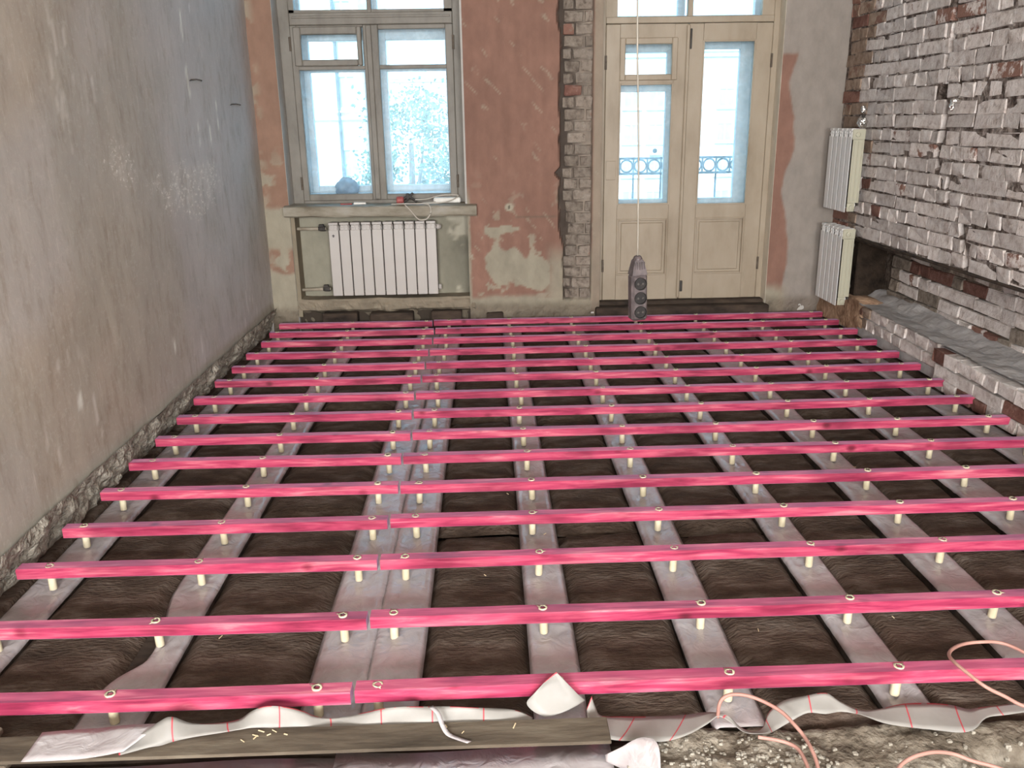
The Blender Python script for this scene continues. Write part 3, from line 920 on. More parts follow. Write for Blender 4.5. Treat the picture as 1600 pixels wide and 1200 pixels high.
for x0, x1 in ((-1.28, -.80), (-.735, -.22)):
    b = MB(); rect_frame(b, x0, x1, .872, 1.978, .046, .05, .04, .07, YO - .012, YO + .045)
    b.box(x0 + .04, x1 - .04, YO - .01, YO + .04, 1.70, 1.735, .003)
    oc = b.build('casement', M['outer_frame'], wo)
    pane(oc, x0 + .046, x1 - .05, .912, 1.70, YO + .02); pane(oc, x0 + .046, x1 - .05, 1.735, 1.908, YO + .02)
    pane(wo, x0 + .02, x1 - .02, 2.09, 2.54, YO + .03)
b = MB(); b.box(-1.376, -.137, 6.32, 6.50, .78, .865, .005); b.build('inner_sill', M['outer_frame'], wo)
b = MB(); b.box(-1.3762, -1.366, 6.32, 6.5, .865, 2.6); b.box(-.147, -.1365, 6.32, 6.5, .865, 2.6); b.build('reveal_lining', M['outer_frame'], wo)

# ---- balcony door
YD = 6.20
dr = struct(empty('door_1'), 'cream double balcony door with glazed leaves and lower panels')
b = MB()
b.box(.80, .832, YD - .01, YD + .07, .05, 2.6, .004); b.box(1.972, 2.014, YD - .01, YD + .07, .05, 2.6, .004)
b.box(.832, 1.972, YD - .014, YD + .07, 1.966, 2.008, .004); b.box(.832, 1.972, YD, YD + .06, 2.55, 2.6)
b.box(1.387, 1.422, YD, YD + .05, 2.0, 2.55, .004); b.box(.832, .91, YD, YD + .05, 2.0, 2.55); b.box(1.892, 1.972, YD, YD + .05, 2.0, 2.55)
b.build('door_frame', M['door'], dr)
pane(dr, .91, 1.387, 2.008, 2.55, YD + .03); pane(dr, 1.422, 1.892, 2.008, 2.55, YD + .03)


def leaf(x0, x1, gx0, gx1, gz0, gz1, px0, px1, vent):
    b = MB(); y0, y1 = YD - .012, YD + .035
    b.box(x0, gx0, y0, y1, .075, 1.962, .004); b.box(gx1, x1, y0, y1, .075, 1.962, .004)
    b.box(gx0, gx1, y0, y1, gz1 if not vent else 1.874, 1.962)
    if vent: b.box(gx0, gx1, y0 + .002, y1, gz1, 1.606)
    b.box(gx0, gx1, y0, y1, .663, gz0); b.box(gx0, gx1, y0, y1, .075, .258)
    lf = b.build('door_leaf', M['door'], dr)
    b = MB(); b.box(gx0 - .01, gx1 + .01, YD + .004, y1 - .005, .25, .67)
    b.box(gx0 + .03, gx1 - .03, YD - .004, YD + .01, .285, .635, .006)
    rect_frame(b, gx0 - .002, gx1 + .002, .256, .665, .014, .014, .014, .014, y0 - .004, YD + .006, .003)
    b.build('panel', M['door'], lf)
    b = MB(); rect_frame(b, gx0 - .004, gx1 + .004, gz0 - .004, gz1 + .004, .012, .012, .012, .012, y0 - .003, y0 + .012, .002)
    b.build('glazing_bead', M['door'], lf)
    pane(lf, gx0, gx1, gz0, gz1, YD + .015)
    return lf


l1 = leaf(.834, 1.394, .932, 1.299, .766, 1.581, .929, 1.315, True)
b = MB(); rect_frame(b, .928, 1.323, 1.602, 1.876, .038, .039, .039, .042, YD - .024, YD + .02, .005)
vf = b.build('vent_casement', M['door'], dr)
pane(vf, .966, 1.284, 1.641, 1.834, YD)
l2 = leaf(1.398, 1.970, 1.499, 1.856, .757, 1.852, 1.495, 1.865, False)
b = MB(); b.box(1.378, 1.402, YD - .03, YD - .012, .085, 1.955, .006); b.build('meeting_strip', M['door'], l2)
for z_ in (.33, 1.72): hinge(l1, .833, YD - .016, z_); hinge(l2, 1.971, YD - .016, z_)
b = MB(); b.box(1.40, 1.424, YD - .02, YD - .011, .13, .21, .003); b.box(1.405, 1.418, YD - .02, YD - .011, 1.80, 1.93, .003)
b.build('bolt', M['darkmetal'], l2)
b = MB(); b.box(.845, .915, YD - .016, YD - .011, .94, 1.07, .003)
for i in range(3): b.box(.866 + i * .012, .872 + i * .012, YD - .019, YD - .011, 1.0, 1.007)
b.build('number_plate', M['door'], l1)
d2 = struct(empty('door_2'), 'outer white balcony door behind the cream leaves')
YE = 6.45
b = MB(); b.box(.80, .88, YE, YE + .06, .05, 2.6); b.box(1.915, 2.014, YE, YE + .06, .05, 2.6); b.box(.88, 1.915, YE, YE + .06, 1.93, 2.04, .004); b.box(1.37, 1.42, YE, YE + .05, 2.0, 2.6)
b.build('door_frame', M['outer_frame'], d2)
for x0, x1, gx0, gx1, zt in ((.88, 1.39, .95, 1.305, 1.535), (1.395, 1.915, 1.47, 1.827, 1.815)):
    b = MB(); b.box(x0, gx0, YE - .01, YE + .04, .08, 1.93, .003); b.box(gx1, x1, YE - .01, YE + .04, .08, 1.93, .003)
    b.box(gx0, gx1, YE - .01, YE + .04, .08, .78); 
    if zt < 1.7:
        b.box(gx0, gx1, YE - .01, YE + .04, zt, 1.615); b.box(gx0, gx1, YE - .01, YE + .04, 1.80, 1.93)
    else:
        b.box(gx0, gx1, YE - .01, YE + .04, zt, 1.93)
    lf = b.build('door_leaf', M['outer_frame'], d2)
    pane(lf, gx0, gx1, .78, zt, YE + .015)
    if zt < 1.7: pane(lf, gx0, gx1, 1.615, 1.80, YE + .015)
    pane(d2, x0 + .05, x1 - .03, 2.04, 2.55, YE + .03)
b = MB(); b.box(.80, 2.014, 6.26, 6.5, .03, .075); b.build('sill_board', M['outer_frame'], d2)
b = MB(); b.box(.7995, .808, 6.27, 6.45, .075, 2.6); b.box(2.006, 2.0145, 6.27, 6.45, .075, 2.6); b.build('reveal_lining', M['outer_frame'], d2)

# threshold timber under the door
b = MB(); b.box(.77, 2.03, 6.03, 6.26, -.02, .05, .008); b.box(.80, 2.012, 6.12, 6.24, .045, .076, .006)
struct(b.build('trim_3', M['dark_gap']), 'blackened timber threshold under the balcony door')

# ================================================================== OLD FLOOR: beams under film, fill panels
strips = [(-1.56, -1.405), (-1.06, -.912), (-.523, -.355), (-.362, -.207), (.090, .229), (.536, .681), (.995, 1.125), (1.42, 1.577), (1.862, 2.035), (2.29, 2.455)]
snames = ['nearest the scraped wall', 'second from the scraped wall', 'under the joist joints, scraped wall side', 'under the joist joints, brick wall side', 'just past the joist joints', 'second past the joist joints', 'third past the joist joints', 'fourth past the joist joints', 'second from the brick ledge', 'closest to the brick ledge']
stud_x = [-1.455, -.978, -.452, -.295, .146, .590, 1.046, 1.490, 1.90, 2.335]
JY = [1.826, 2.155, 2.492, 2.787, 3.089, 3.392, 3.673, 3.971, 4.271, 4.569, 4.841, 5.142, 5.427, 5.696, 5.942]
JW, JH = .046, .037
for i, (x0, x1) in enumerate(strips):
    x0, x1 = x0 * .992, x1 * .992
    ya = 1.755
    yv = np.arange(ya, 6.06, .02); u = np.linspace(0, 1, 11)
    Y, U = np.meshgrid(yv, u, indexing='ij')
    e0 = x0 + .010 * (fbm(Y * 1.2 + i * 9, Y * 0, 3) - .5); e1 = x1 + .010 * (fbm(Y * 1.2 + i * 9 + 40, Y * 0, 3) - .5)
    if i == 1: e0 = e0 + .05 * sstep(2.02, 2.12, Y) * sstep(2.5, 2.2, Y) - .03 * sstep(2.1, 1.95, Y)
    X = e0 + (e1 - e0) * U
    Z = ZS - .006 + .007 * (fbm(X * 9 + i * 3, Y * 5, 4) - .5) + (.004 if i == 3 else 0)
    for jy in JY:
        d = np.hypot(X - stud_x[i], (Y - jy - JW / 2))
        ang = np.arctan2(Y - jy, X - stud_x[i])
        Z = Z + np.exp(-(d / .05) ** 2) * (.006 * np.sin(ang * 7 + jy * 9) - .003)
    # the edges turn down over the beam
    Z = Z - .012 * (sstep(.06, 0, U) + sstep(.94, 1, U))
    b = MB(); b.grid(np.stack([X, Y, Z], -1))
    # beam body below the film
    o = b.build('film_strip', M['film'], smooth=True)
    so = o.modifiers.new('thickness', 'SOLIDIFY'); so.thickness = .0012; so.offset = -1
    tag(o, 'strip of pale film laid along the floor, ' + snames[i], 'film strip', 'film strips over the old beams')
    b = MB(); b.box(x0 + .008, x1 - .008, 1.775, 6.1, -.15, ZS - .022); bo = b.build('beam', M['dark_gap'], fl)

bays = []
edges = [-1.66] + [e for s in strips for e in s] + [2.75]
merged = [(-1.66, -1.565), (-1.40, -1.068), (-.905, -.53), (-.20, .083), (.243, .53), (.69, .988), (1.133, 1.413), (1.585, 1.855), (2.043, 2.283), (2.463, 2.75)]
for bi, (x0, x1) in enumerate(merged):
    x0, x1 = x0 * .992 - .014, x1 * .992 + .008
    y = 1.765
    while y < 6.08:
        Ln = rng.uniform(.9, 1.3); y1 = min(y + Ln, 6.1)
        if y1 - y < .2: break
        nx, ny = 9, 26
        u = np.linspace(0, 1, nx); v = np.linspace(0, 1, ny)
        V, U = np.meshgrid(v, u, indexing='ij')
        X = x0 + (x1 - x0) * U + .006 * (fbm(V * 9 + y, U * 2 + bi * 5, 3) - .5); Yv = y + .006 + (y1 - y - .012) * V + .02 * (fbm(U * 3 + y * 3, V * 0 + bi, 3) - .5)
        Z = -.089 + .022 * (fbm(X * 7 + bi, Yv * 5, 4) - .5) + rng.uniform(-.005, .004)
        drop = np.minimum(np.minimum(U, 1 - U) * (x1 - x0), np.minimum(V, 1 - V) * (y1 - y))
        Z = Z - .03 * sstep(.006, 0, drop)
        b = MB(); b.grid(np.stack([X, Yv, Z], -1))
        b.build('fill_panel', M['fill'], fl, smooth=True)
        y = y1
# dark soil along the wall gap
b = MB(); b.box(2.46, 3.0, 1.4, 6.1, -.3, -.12); b.build('gap_soil', M['earth'], fl)

# ================================================================== PINK JOISTS
ordn = ['first', 'second', 'third', 'fourth', 'fifth', 'sixth', 'seventh', 'eighth', 'ninth', 'tenth', 'eleventh', 'twelfth', 'thirteenth', 'fourteenth', 'fifteenth']
gapx = [-.366, -.370, -.380, -.378, -.370, -.386, -.370, -.388, -.400, -.388, -.384, -.381, -.375, -.378, -.402]
left_end = [-1.50, -1.53, -1.545, -1.535, -1.53, -1.54, -1.53, -1.535, -1.55, -1.53, -1.515, -1.51, -1.49, -1.50, -1.49]
right_end = [2.44, 2.44, 2.45, 2.45, 2.46, 2.46, 2.47, 2.46, 2.445, 2.44, 2.445, 2.44, 2.44, 2.42, 2.40]


def joist_mesh(L, seed):
    """bar from x=0 to L, top at z=0, front face at y=0, a little bowed and rubbed"""
    nx = max(8, int(L / .06)); r = np.random.RandomState(seed)
    xs_ = np.linspace(0, L, nx)
    bow = .0018 * np.sin(xs_ / L * math.pi * r.uniform(.6, 1.6) + r.uniform(0, 3)); side = .002 * np.sin(xs_ / L * math.pi * r.uniform(.8, 2) + r.uniform(0, 3))
    be = .0028
    prof = [(0, -JH + be), (0, -be), (be, 0), (JW - be, 0), (JW, -be), (JW, -JH + be), (JW - be, -JH), (be, -JH)]
    b = MB(); n = len(prof)
    for i, x in enumerate(xs_):
        for (yy_, zz_) in prof:
            b.v.append((x + r.uniform(-.001, .001) * (0 < i < nx - 1), yy_ + side[i] + r.uniform(-.0005, .0005), zz_ + bow[i] + r.uniform(-.0004, .0004)))
    for i in range(nx - 1):
        for k in range(n):
            a = i * n
            b.f.append((a + k, a + (k + 1) % n, a + n + (k + 1) % n, a + n + k))
    b.f.append(tuple(range(n))); b.f.append(tuple((nx - 1) * n + k for k in reversed(range(n))))
    return b.mesh('joist')


def bolt_variant(seed, lng=.083):
    r = random.Random(seed); b = MB(); seg = 14; n0 = 0
    ro, ri = .0125, .0075
    prof = [(ro * .95, -lng), (ro, -lng + .004), (ro, -JH - .003), (ro * .98, -.004), (ro * 1.05, .0015), (ri, .0012), (ri * .9, -.03), (0.0005, -.03)]
    b.lathe(prof, (0, 0, 0), 'Z', seg)
    for i in range(4 * seg, 6 * seg):           # ragged cut end
        x, y, z_ = b.v[i]; k = 1 + r.uniform(-.04, .10); b.v[i] = (x * k, y * k, z_ + r.uniform(0, .0025))
    # a couple of torn burrs
    for q in range(r.choice((1, 1, 2))):
        w = r.uniform(0, 6.28); c, s = math.cos(w), math.sin(w)
        L = r.uniform(.006, .014)
        b.v += [(c * ro - s * .003, s * ro + c * .003, .0016), (c * ro + s * .003, s * ro - c * .003, .0016), (c * (ro + L), s * (ro + L), .0035), (c * ro, s * ro, .004)]
        k = len(b.v) - 4; b.f += [(k, k + 1, k + 2), (k, k + 3, k + 2), (k + 1, k + 2, k + 3)]
    nl = len(b.f); me = b.mesh('levelling_bolt', True); me.materials.append(M['bolt']); me.materials.append(M['darkmetal'])
    for p_ in me.polygons:
        if 5 * seg <= p_.index < 7 * seg: p_.material_index = 1  # inside coloured dark for the shade in the hollow bolt
    return me


bolts = [bolt_variant(i) for i in range(8)]
hole_me = MB().lathe([(0, 0), (.0078, 0)], (0, 0, 0), 'Z', 12).mesh('bolt_hole'); hole_me.materials.append(M['darkmetal'])
for j, jy in enumerate(JY):
    tilt = rng.uniform(-.0015, .0015)
    for part in (0, 1):
        x0, x1 = (left_end[j], gapx[j] - .006) if part == 0 else (gapx[j] + .005, right_end[j])
        me = joist_mesh(x1 - x0, j * 2 + part + 5)
        slope = {0: .0, 1: .006}[part] + tilt     # the long pieces drift slightly away towards the brick wall
        o = obj('joist', me, M['pink'], None, (x0, jy + (.0 if part == 0 else .0) + (rng.uniform(-.004, .004)), rng.uniform(-.002, .001)), (0, 0, slope))
        where = ('nearest the board threshold' if j == 0 else 'farthest, against the window wall' if j == 14 else ordn[j] + ' row from the board threshold')
        tag(o, ('short pink joist on the scraped wall side, ' if part == 0 else 'long pink joist on the brick wall side, ') + where, 'joist', 'pink floor joists')
        for si, sx in enumerate(stud_x):
            if (part == 0) != (si < 3): continue
            xx = sx + rng.uniform(-.012, .012) + (.035 * (6 - jy) * -.0)
            if xx < x0 + .03 or xx > x1 - .03: continue
            bo = obj('levelling_bolt', rng.choice(bolts), None, o, (xx - x0, JW * .5 + rng.uniform(-.003, .003), .0), (rng.uniform(-.03, .03), rng.uniform(-.03, .03), rng.uniform(0, 6.28)))

# ================================================================== RADIATORS
def rad_section_mesh(w, h, d, mat, g=.0034, pt=.012):
    """one column: front face at y=0 (towards -y), centred on x, base at z=0"""
    b = MB()
    x0, x1 = -w / 2 + g, w / 2 - g
    b.box(x0, x1, 0, pt, 0.0, h - .052, .003 if pt > .01 else .0015)                 # flat front plate
    b.box(x0 + .006, x1 - .006, .003, .014, h - .056, h - .018, .004)   # recessed neck
    b.box(-.0035, .0035, -.0005, .010, h - .056, h - .012, .0015)   # middle rib of the grille
    b.box(x0 + .001, x1 - .001, -.001, .030, h - .018, h, .004)       # top lip
    b.box(x0 + .004, x1 - .004, .012, d, h - .03, h - .002, .006)
    b.box(x0 + .004, x1 - .004, .0, .010, h - .036, h - .03, .001)
    b.tube([(x0, d * .5, .045), (x1, d * .5, .045)], .023, 12); b.tube([(x0, d * .5, h - .045), (x1, d * .5, h - .045)], .023, 12)
    me = b.mesh('section'); me.materials.append(mat)
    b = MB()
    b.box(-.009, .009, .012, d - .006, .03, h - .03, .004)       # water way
    b.box(-w / 2, w / 2, .018, .022, .03, h - .055); b.box(x0 + .006, x1 - .006, .052, .056, .05, h - .06)  # full width backing, coloured as the shade in the slots
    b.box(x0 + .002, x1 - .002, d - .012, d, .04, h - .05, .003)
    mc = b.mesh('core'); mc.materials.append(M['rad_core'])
    return me, mc


rad = empty('radiator', (-.742, 6.10, .166))
tag(rad, 'white ten section radiator in the niche under the window', 'radiator')
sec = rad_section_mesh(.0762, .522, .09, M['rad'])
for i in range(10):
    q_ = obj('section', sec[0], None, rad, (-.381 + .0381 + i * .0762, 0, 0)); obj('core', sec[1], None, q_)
b = MB()
b.tube([(-.40, .045, .477), (-.45, .045, .477), (-.50, .046, .477), (-.63, .05, .478)], .0115, 10)
b.build('supply_pipe', M['pipe'], rad, True)
b = MB(); b.tube([(-.40, .045, .045), (-.45, .045, .045), (-.62, .05, .04)], .0115, 10); b.build('return_pipe', M['pipe'], rad, True)
for z_ in (.477, .045):
    b = MB(); b.tube([(-.405, .045, z_), (-.44, .045, z_), (-.455, .045, z_)], [.019, .019, .014], 10); b.box(-.45, -.415, .03, .06, z_ + .014, z_ + .03, .003); b.build('valve', M['darkmetal'], rad)
b = MB(); b.tube([(.381, .045, .477), (.40, .045, .477), (.412, .045, .477)], [.02, .02, .01], 10); b.tube([(.381, .045, .045), (.40, .045, .045)], .02, 10); b.build('end_plug', M['rad'], rad)
b = MB()   # small dark mark on the first section
n = len(b.v); b.v += [(-.345, -.0012, .44), (-.357, -.0012, .428), (-.333, -.0012, .428), (-.345, -.0012, .420), (-.349, -.0012, .4275), (-.341, -.0012, .4275), (-.351, -.0012, .42), (-.339, -.0012, .42)]; b.f += [(0, 1, 2), (4, 6, 7, 5)]
b.build('sticker', M['print_dark'], rad)

for k, (z0, lab, h) in enumerate(((.748, 'upper white radiator hung in the corner on the brick wall', .525), (.128, 'lower white radiator in the corner just above the joists', .515))):
    r_ = empty('radiator', (2.33, 5.585, z0))
    r_.rotation_euler = (0, 0, -math.pi / 2)
    tag(r_, lab, 'radiator', 'radiators stacked in the corner')
    secm = rad_section_mesh(.075, h, .09, M['rad_lit'], .0065, .005)
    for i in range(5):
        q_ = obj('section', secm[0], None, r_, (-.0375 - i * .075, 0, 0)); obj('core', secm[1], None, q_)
    # end plates of the near end: fins, hubs
    b = MB(); b.box(.0, .004, .010, .084, .06, h - .07, .002)
    for yf in (.02, .045, .07): b.box(.0, .008, yf - .003, yf + .003, .07, h - .08, .002)
    b.box(-.004, .004, .004, .088, h - .07, h - .004, .008); b.box(-.004, .004, .01, .06, 0.004, .06, .006)
    b.build('end_plate', M['rad_ivory'], r_)
    for zz_ in (.03, h - .038):
        b = MB(); b.lathe([(.017, 0), (.017, .008), (.011, .009), (.010, .004), (0.001, .004)], (.004, .04, zz_), 'X', 14); b.build('end_plug', M['rad_ivory'], r_, False)
    for zz_ in (.12, h - .12):
        b = MB(); b.box(-.30, -.27, .088, .118, zz_ - .01, zz_ + .01, .002); b.box(-.09, -.06, .088, .118, zz_ - .01, zz_ + .01, .002); b.build('bracket', M['darkmetal'], r_)

# foil wrapped valve on the upper corner radiator
v = empty('pipe_valve', (2.385, 5.575, 1.308)); tag(v, 'shiny foil wrapped pipe end on top of the upper corner radiator', 'valve')
def blob(r, seed, cx=0, cy=0, cz=0, sz=1.0, nu=16, nv=10, amp=.16):
    b = MB(); q = np.random.RandomState(seed); ph = q.rand(6) * 6
    P = np.zeros((nv, nu + 1, 3))
    for i in range(nv):
        th = math.pi * i / (nv - 1)
        for k in range(nu + 1):
            w = 2 * math.pi * (k % nu) / nu
            rr = r * (1 + amp * (math.sin(3 * w + ph[0] + 4 * th) * math.sin(2 * th + ph[1]) + .6 * math.sin(5 * w + ph[2]) * math.sin(5 * th + ph[3])))
            P[i, k] = (cx + rr * math.sin(th) * math.cos(w), cy + rr * math.sin(th) * math.sin(w), cz + rr * math.cos(th) * sz)
    b.grid(P); return b
blob(.032, 4, sz=1.0).build('foil_ball', M['chrome'], v)
b = MB(); b.tube([(.0, .0, .0), (.006, .004, .05)], .012, 10); b.build('pipe', M['darkmetal'], v, True)
blob(.018, 9, .004, .01, .078, 1.2).build('foil_tip', M['chrome'], v)

v = empty('pipe_end', (2.425, 4.565, 1.417)); tag(v, 'small shiny pipe end sticking out of the brick wall by the crack', 'pipe')
b = MB(); b.tube([(.05, 0, 0), (-.012, 0, 0), (-.02, 0, -.004)], [.013, .014, .01], 12); b.build('pipe', M['chrome'], v, True)
blob(.014, 3, -.016, -.004, -.028, 1.5).build('foil_tip', M['chrome'], v)

# ================================================================== SILL AND THINGS ON IT
b = MB()
xs = np.linspace(-1.395, -.072, 80); prof = [(6.26, .812), (6.05, .815), (6.0, .815), (5.985, .808), (5.982, .795), (5.984, .752), (5.99, .742), (6.02, .738), (6.26, .738)]
P = np.zeros((len(xs), len(prof), 3))
for i, x in enumerate(xs):
    for k, (y, z_) in enumerate(prof):
        n1 = vnoise(x * 14, k * 3.1) - .5
        P[i, k] = (x, y + .008 * n1 * (k > 1), z_ + .008 * (vnoise(x * 9, k * 2.3 + 7) - .5) * (k > 3) - .012 * (x + 1.395) / 1.32)
b.grid(P)
for i in (0, len(xs) - 1): b.f.append(tuple(i * len(prof) + k for k in range(len(prof))))
tag(b.build('window_sill', M['sill'], smooth=False), 'thick chipped window sill above the ten section radiator', 'window sill')

ZSI = .806
b = MB(); b.box(-.375, -.185, 6.145, 6.205, ZSI, ZSI + .036, .006)
tag(b.build('plastic_box', M['whiteplastic']), 'long white plastic box at the end of the window sill', 'box')
b = MB(); b.lathe([(.0, 0), (.024, 0), (.028, .006), (.028, .045), (.023, .05), (.018, .05), (.016, .01), (0, .01)], (-.625, 6.07, ZSI + .03), 'X', 18)
tag(b.build('tape_roll', M['redplastic']), 'dusty red roll lying on the window sill beside tangled wires', 'roll')
b = MB(); b.box(-.93, -.845, 6.10, 6.125, ZSI + .004, ZSI + .018, .003)
tag(b.build('plastic_strip', M['whiteplastic']), 'short white plastic strip on the window sill', 'strip')
b = MB(); b.tube([(-1.02, 6.09, ZSI + .009), (-.94, 6.095, ZSI + .009)], .005, 8)
tag(b.build('pencil', M['redplastic']), 'thin red pencil on the window sill beside the white strip', 'pencil')
q = random.Random(5)
pl = empty('pliers', (-.55, 6.09, ZSI)); tag(pl, 'dark pliers standing among wires on the window sill', 'pliers')
b = MB(); b.tube(smoothpath([(-.045, .0, .02), (-.01, .005, .05), (.02, .01, .045), (.06, .02, .012)]), .009, 8); b.build('handle', M['darkmetal'], pl, True)
b = MB(); b.tube(smoothpath([(-.04, -.01, .01), (-.005, .0, .03), (.02, .012, .06), (.035, .02, .075)]), .009, 8); b.build('handle', M['darkmetal'], pl, True)
b = MB(); b.box(-.012, .012, -.004, .014, .03, .075, .004); b.build('jaw', M['darkmetal'], pl)
w = MB()
w.tube(smoothpath([(-.50, 6.10, ZSI + .03), (-.42, 6.11, ZSI + .032), (-.34, 6.13, ZSI + .05), (-.27, 6.14, ZSI + .055), (-.20, 6.15, ZSI + .05), (-.24, 6.10, ZSI + .025), (-.31, 6.05, ZSI + .012), (-.42, 6.02, ZSI + .01), (-.56, 6.0, ZSI + .012), (-.66, 6.02, ZSI + .01)], 8), .0042, 7)
tag(w.build('cable', M['sill_cord'], smooth=True), 'grey white cable looped over the box on the window sill', 'cable')
w = MB()
w.tube(smoothpath([(-.58, 6.05, ZSI + .012), (-.56, 5.985, ZSI + .004), (-.525, 5.972, ZSI - .03), (-.48, 5.968, ZSI - .085), (-.45, 5.968, ZSI - .097), (-.41, 5.968, ZSI - .085), (-.385, 5.972, ZSI - .04), (-.40, 5.985, ZSI + .004), (-.45, 6.04, ZSI + .01), (-.36, 6.10, ZSI + .012)], 8), .0046, 7)
tag(w.build('cable', M['sill_cord'], smooth=True), 'white cable hanging in a loop over the sill edge', 'cable')
bg_ = blob(.085, 12, -1.02, 6.42, .905, .75, 24, 14, .14).build('crumpled_bag', M['bag'], smooth=True)
tag(bg_, 'blue grey crumpled bag between the two window panes', 'bag')

# nails on the scraped wall
for (y, z_, lab) in ((4.83, 1.587, 'bent nail in the scraped wall with a pale filler mark'), (5.535, 1.476, 'short dark nail in the scraped wall near the window corner')):
    b = MB(); b.tube([(XL - .02, y, z_), (XL + .03, y, z_ + .002), (XL + .055, y + .01, z_ - .004)], .004, 7); b.tube([(XL + .004, y - .03, z_ - .004), (XL + .006, y + .03, z_ + .004)], .003, 6)
    tag(b.build('nail', M['darkmetal']), lab, 'nail')

# ================================================================== HANGING SOCKET BLOCK
hs = empty('socket_block', (.398, 2.2, .848)); hs.rotation_euler = (.02, -.035, .22)
tag(hs, 'grubby triple socket block hanging on a white cord', 'socket block')
W, HH, D = .044, .124, .034
b = MB()
b.box(-W / 2, W / 2, 0, D, 0, HH, .006); b.box(-W / 2 + .004, W / 2 - .004, -.003, .004, .004, HH - .006, .003)
b.build('housing', M['socket'], hs)
for k, z_ in enumerate((.024, .062, .100)):
    b = MB(); b.lathe([(.0168, -.0025), (.0168, -.0075), (.0150, -.0075), (.0143, -.0036), (.0, -.0036)], (0, 0, z_), 'Y', 20)
    so = b.build('socket', M['socket_dark'], hs)
    b = MB(); b.lathe([(.0030, -.0035), (.0030, -.0046), (0, -.0046)], (-.0065, 0, z_), 'Y', 8); b.lathe([(.0030, -.0035), (.0030, -.0046), (0, -.0046)], (.0065, 0, z_), 'Y', 8)
    b.build('pin_hole', M['darkmetal'], so)
b = MB()
sec_ = [(W / 2 - .001, D / 2, HH - .002), (W / 2 - .004, D / 2 - .002, HH + .012), (.013, .012, HH + .034), (.010, .010, HH + .038)]
for (w0, d0, z0), (w1_, d1, z1) in zip(sec_[:-1], sec_[1:]):
    n = len(b.v); cy = D / 2
    b.v += [(-w0, cy - d0, z0), (w0, cy - d0, z0), (w0, cy + d0, z0), (-w0, cy + d0, z0), (-w1_, cy - d1, z1), (w1_, cy - d1, z1), (w1_, cy + d1, z1), (-w1_, cy + d1, z1)]
    b.f += [tuple(n + i for i in qd) for qd in ((0, 1, 5, 4), (1, 2, 6, 5), (2, 3, 7, 6), (3, 0, 4, 7), (4, 5, 6, 7))]
for k in range(5): b.box(-.014 + k * .0065, -.0115 + k * .0065, D / 2 - .0165, D / 2 - .006, HH + .012, HH + .032, .001)
b.lathe([(.012, HH + .036), (.012, HH + .041), (.009, HH + .046), (.004, HH + .048)], (0, D / 2, 0), 'Z', 12)
b.build('cable_gland', M['socket'], hs)
b = MB(); pts = [(0, D / 2, HH + .04)] + [(.002 * math.sin(k * .9), D / 2 + .0015 * math.sin(k * 1.3), HH + .05 + k * .1) for k in range(1, 21)]
b.tube(smoothpath(pts, 3), .0023, 7); b.build('cord', M['white_cord'], hs, True)

# ================================================================== FOREGROUND
tag(MB().box(-1.55, .262, 1.655, 1.742, -.040, -.031, .002).build('board', M['plank']), 'weathered grey brown board lying along the near edge of the floor', 'board')
b = MB(); b.box(-1.6, .34, 1.745, 1.80, -.26, -.13, .01); struct(b.build('trim_4', M['dark_gap']), 'dark timber under the near board')
# brown floor scrap at the left end
b = MB()
for k in range(4): b.box(-1.56, -1.10 - .04 * k, 1.60 + .05 * k, 1.645 + .05 * k, -.062, -.044 + .002 * (k % 2), .004)
tag(b.build('wood_scrap', M['plank']), 'old brown floorboard scrap beside the scraped wall at the near edge', 'wood scrap')

# broken concrete threshold
xs = np.arange(.25, 2.5, .014); yv = np.arange(1.2, 1.80, .014)
X, Y = np.meshgrid(xs, yv, indexing='ij')
Z = -.098 + .045 * (fbm(X * 5, Y * 6, 5) - .5) + .03 * (fbm(X * 22, Y * 22, 4) - .5) - .10 * sstep(1.75, 1.80, Y) - .10 * sstep(.36, .28, X) + .012 * sstep(1.5, 1.65, Y)
Z = Z - .07 * np.exp(-(((X - 1.22) / .1) ** 2 + ((Y - 1.62) / .04) ** 2)) - .06 * np.exp(-(((X - .80) / .08) ** 2 + ((Y - 1.56) / .03) ** 2))
b = MB(); b.grid(np.stack([X, Y, Z], -1))
struct(b.build('trim_5', M['concrete'], smooth=True), 'broken concrete threshold at the near edge')
b = MB(); q = np.random.RandomState(8)
for i in range(420):
    x, y = q.uniform(.33, .8), q.uniform(1.48, 1.72); s = q.uniform(.0018, .0055)
    if q.rand() < .25: x = q.uniform(.3, 1.5)
    z_ = -.098 + .045 * (float(fbm(x * 5, y * 6, 5)) - .5) + .03 * (float(fbm(x * 22, y * 22, 4)) - .5) + .012
    b.box(x - s * q.uniform(.7, 1.6), x + s, y - s, y + s * q.uniform(.7, 1.5), z_ - .006, z_ + s * .8 + .001, s * .35)
o = b.build('rubble', M['mortar_rough']); tag(o, 'fine pale rubble on the broken concrete edge', 'rubble', kind='stuff')

